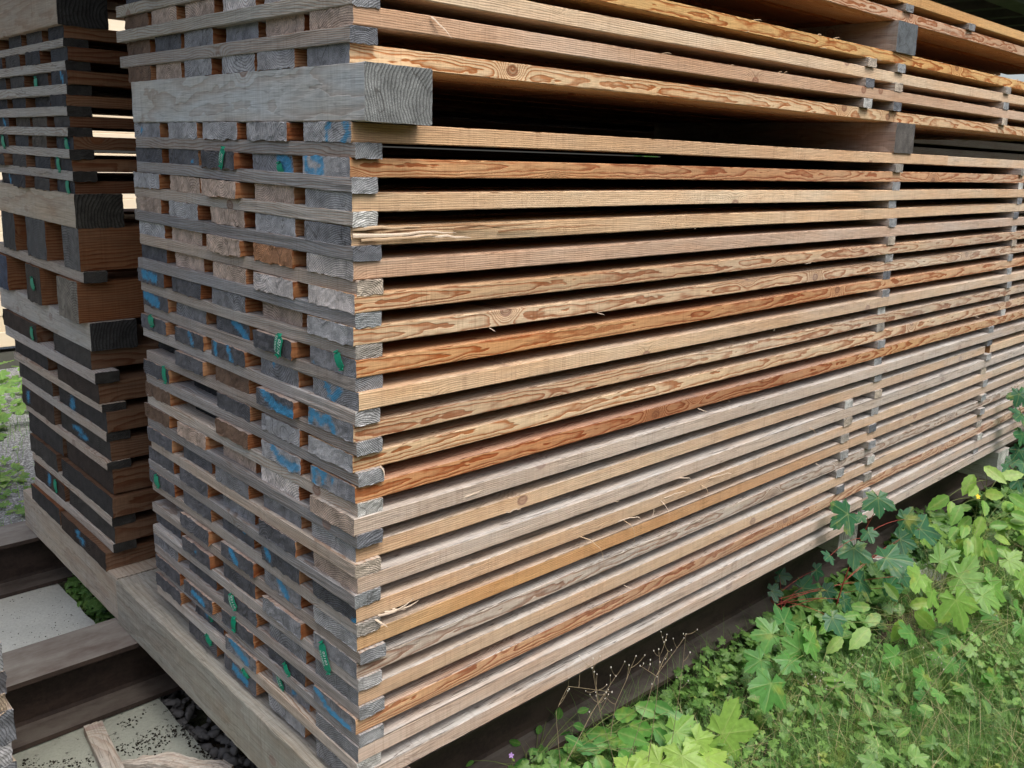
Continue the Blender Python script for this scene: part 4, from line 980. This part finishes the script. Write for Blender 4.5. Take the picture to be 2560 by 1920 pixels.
stalks('seed_stalk', [[(2.2, -.55, -.46), (2.35, -.6, -.30), (2.7, -.62, -.18)], [(2.35, -.6, -.30), (2.2, -.6, -.15)], [(2.5, -.61, -.25), (2.6, -.7, -.12)]], 'long pale dry stalk lying slantwise over the grass at the right', 6)
def flower(x, y, z, mat, lab, r=.009, h=.0):
    root = bpy.data.objects.new('wild_flower', None); col.objects.link(root); zb = gz(x, y); root.location = (x, y, zb)
    tag(root, lab, 'flower', 'small wild flowers')
    tb = TubeBag(); tb.add(curve((0, 0, 0), (.01, -.01, z - zb), (.02, 0, 0), 7), .001, .0007, 4); tb.build('stem', STEM, root)
    VV, TT = [], []
    for i in range(5):
        a = i * 1.257; V = np.array([(0, 0, 0), (.45, .3, .1), (1, .2, .15), (1, -.2, .15), (.45, -.3, .1)]) * r
        c, s = math.cos(a), math.sin(a); V = np.stack([V[:, 0] * c - V[:, 1] * s, V[:, 0] * s + V[:, 1] * c, V[:, 2]], 1)
        V = orient(V, (.01, -.01, z - zb), OUT, (0, .3, 1)); TT.append(np.array([(0, 4, 1), (1, 4, 3), (1, 3, 2)]) + i * 5); VV.append(V)
    tri_mesh('petals', np.concatenate(VV), np.concatenate(TT), mat, None, root)
flower(.62, .10, -.20, FLOW, 'tiny purple flower on the small-leaved weed, upper one')
flower(.56, .07, -.27, FLOW, 'tiny purple flower low at the bottom edge, lower one')
flower(.30, -.05, -.10, FLOW, 'small lilac flower on a thin stem near the stack bottom corner')
flower(3.55, -.24, .06, YEL, 'small yellow flower under the tall lime weed leaves', .014)
# leafy ground cover
g = np.random.RandomState(21)
def cover(name, n_, xr, yr, smin, smax, zr, mat, label, seed, mask=None, tone=(0, 1), shape=None):
    g = np.random.RandomState(seed); gr = random.Random(seed)
    protos = [leaf_ovate(gr, 1., wd, .02) for wd in (.20, .30)] + [leaf_maple(gr, 1.3) for _ in range(3)]
    if shape == 'fern': protos = [leaf_ovate(gr, 1., .16, .01)] * 2
    bag = LeafBag(); k = 0; tries = 0
    while k < n_ and tries < n_ * 20:
        tries += 1
        x, y = g.uniform(*xr), g.uniform(*yr)
        if mask and not mask(x, y): continue
        c = mnoise.noise(Vector((x * 2.2, y * 2.2, seed)))
        if c + g.uniform(-.22, .22) < -.04: continue
        V, T, ve = protos[g.randint(len(protos))]
        s = g.uniform(smin, smax); z = gz(x, y) + g.uniform(*zr) * (1 + c)
        nrm = (g.uniform(-.55, .35), g.uniform(-.8, .2), 1.); tip = (g.uniform(-1, 1), g.uniform(-1, 1), g.uniform(-.3, .1))
        bag.add(orient(V * s, (x, y, z), nrm, tip), T, ve, np.clip(g.uniform(*tone) * .6 + .4 * (c + .5), 0, 1)); k += 1
    tag(bag.build(name, mat), label, kind='stuff')
mA = lambda x, y: y < .20 or x > 5.2
cover('ground_cover', 8000, (.4, 5.4), (-1.25, .19), .011, .036, (.0, .09), LF_COV, 'low leafy ground cover beside the stack', 31, mA)
cover('ground_cover', 520, (1.0, 5.2), (-1.0, .05), .04, .085, (.03, .12), LF_COV, 'larger mixed leaves over the grass', 32, mA)
cover('undergrowth', 2600, (5.2, 9.5), (-2.5, 3.), .08, .20, (.0, 1.25), LF_COV, 'dense undergrowth beyond the far end of the stack', 33, lambda x, y: x > 5.25 + .1 * abs(y), tone=(-.4, .5))
cover('undergrowth', 1500, (2.2, 5.6), (-.15, .2), .03, .10, (.0, .14), LF_COV, 'leaves in the shade of the steel beam', 36, None, tone=(-.3, .4))
cover('yard_weeds', 330, (.0, 2.6), (5.6, 7.6), .05, .16, (.0, .16), LF_COV, 'weeds growing in the yard beyond the gravel at the left edge', 34, tone=(.2, 1.2))
cover('yard_weeds', 420, (.0, .9), (3.3, 5.3), .02, .07, (.0, .06), LF_COV, 'sparse weeds on the grey gravel at the left edge', 35, lambda x, y: mnoise.noise(Vector((x * 5, y * 3, 9))) > .0, tone=(.4, 1.2))
cover('shade_plants', 900, (.05, .8), (1.74, 2.74), .015, .05, (.0, .09), LF_COV, 'small plants in the hole between slab and bearer beam', 37, tone=(-.2, .9))
# grass
def grass(name, n_, xr, yr, h0, h1, mat, label, seed, wd=.0011, lean=.6, mask=None):
    g = np.random.RandomState(seed)
    x = g.uniform(*xr, n_); y = g.uniform(*yr, n_)
    keep = np.array([mnoise.noise(Vector((a * 2.6, b * 2.6, seed))) + g.uniform(-.4, .4) > -.12 and (mask is None or mask(a, b)) for a, b in zip(x, y)])
    x, y = x[keep], y[keep]; n_ = len(x)
    z = np.array([gz(a, b) for a, b in zip(x, y)])
    h = g.uniform(h0, h1, n_); th = g.uniform(0, 6.28, n_); ln = g.uniform(.15, lean, n_) * h * 1.4
    dx, dy = np.cos(th) * ln, np.sin(th) * ln; sx, sy = -np.sin(th), np.cos(th)
    V = np.zeros((n_, 7, 3)); ve = np.zeros((n_, 7))
    for i, t in enumerate((0, .4, .75)):
        w_ = wd * (1 - t * .55)
        for q, s in ((0, -1), (1, 1)):
            V[:, i * 2 + q, 0] = x + dx * t * t + sx * w_ * s; V[:, i * 2 + q, 1] = y + dy * t * t + sy * w_ * s; V[:, i * 2 + q, 2] = z + h * (t - .35 * t * t * (ln / h))
    V[:, 6, 0] = x + dx; V[:, 6, 1] = y + dy; V[:, 6, 2] = z + h * (1 - .35 * ln / h)
    base = np.arange(n_)[:, None, None] * 7
    T = (np.array([(0, 1, 3), (0, 3, 2), (2, 3, 5), (2, 5, 4), (4, 5, 6)])[None] + base).reshape(-1, 3)
    tone = np.repeat(np.clip(g.uniform(0, 1, n_), 0, 1), 7)
    tag(tri_mesh(name, V.reshape(-1, 3), T, mat, {'vein': ve.ravel(), 'tone': tone}), label, kind='stuff')
GR1 = leaf_material('grass_blade', (.045, .14, .035), (.20, .34, .09), .3)
GR2 = leaf_material('dry_grass', (.30, .26, .13), (.50, .42, .24), .2)
grass('grass', 80000, (.9, 4.6), (-1.35, -.02), .04, .15, GR1, 'fine green grass beside the stack', 41, mask=mA)
grass('grass', 4200, (.9, 4.2), (-1.35, -.05), .10, .26, GR2, 'dry straw stalks among the green grass', 42, wd=.0009, lean=1.2, mask=mA)
grass('grass', 14000, (1.6, 3.4), (-1.2, -.35), .08, .20, GR1, 'tufts of longer grass in the lower right', 43, wd=.0008, lean=1.1)
grass('grass', 6000, (4.4, 9.), (-2.5, .0), .10, .30, GR1, 'grass beyond the far end', 44, wd=.003)
grass('grass', 1100, (.8, 2.4), (.0, .19), .08, .30, GR1, 'sparse thin grass stems against the steel beam', 47, wd=.0009, lean=.9)
grass('grass', 1500, (.0, 1.6), (3.2, 7.5), .04, .16, GR1, 'thin grass in the gravel yard', 45, wd=.002)
grass('grass', 40, (.10, .42), (-.12, .12), .18, .42, GR1, 'few long grass blades at the bottom corner of the stack', 46, wd=.0016, lean=.8)
cover('ground_cover', 900, (.55, 2.4), (.0, .21), .015, .045, (.02, .14), LF_COV, 'small weeds along the foot of the steel beam', 39)
cover('hedge', 6000, (10.5, 15.), (-6., 9.), .18, .40, (.0, 2.6), LF_COV, 'dark leafy hedge closing off the far end of the yard', 38, tone=(-.5, .3))
# trees out of view, added to screen the low sky
def screen_trees(name, pts, h0, label, seed):
    g = np.random.RandomState(seed); gr = random.Random(seed); bag = LeafBag()
    protos = [leaf_ovate(gr, 1., .36, .02), leaf_maple(gr, 1.3)]
    for (ax, ay), (bx2, by2) in zip(pts[:-1], pts[1:]):
        L = math.hypot(bx2 - ax, by2 - ay)
        for _ in range(int(L * 190)):
            t = g.uniform(); x = ax + (bx2 - ax) * t + g.normal(0, .5); y = ay + (by2 - ay) * t + g.normal(0, .5)
            hh = h0 * (.8 + .35 * mnoise.noise(Vector((x * .3, y * .3, 1)))); z = -.5 + hh * g.uniform() ** .8
            V, T, ve = protos[g.randint(2)]; s_ = g.uniform(.35, .75)
            bag.add(orient(V * s_, (x, y, z), (g.normal(), g.normal(), 1.2), (g.normal(), g.normal(), -.4)), T, ve, g.uniform(-.3, .6))
    tag(bag.build(name, LF_DARK), label, kind='stuff')
screen_trees('sky_screen_trees', [(-9, -9), (16, -9)], 6.0, 'unseen trees added as sky screen on the open side', 51)
screen_trees('sky_screen_trees', [(-9, -9), (-9, 10)], 5.0, 'unseen trees added as sky screen beyond the board ends', 52)
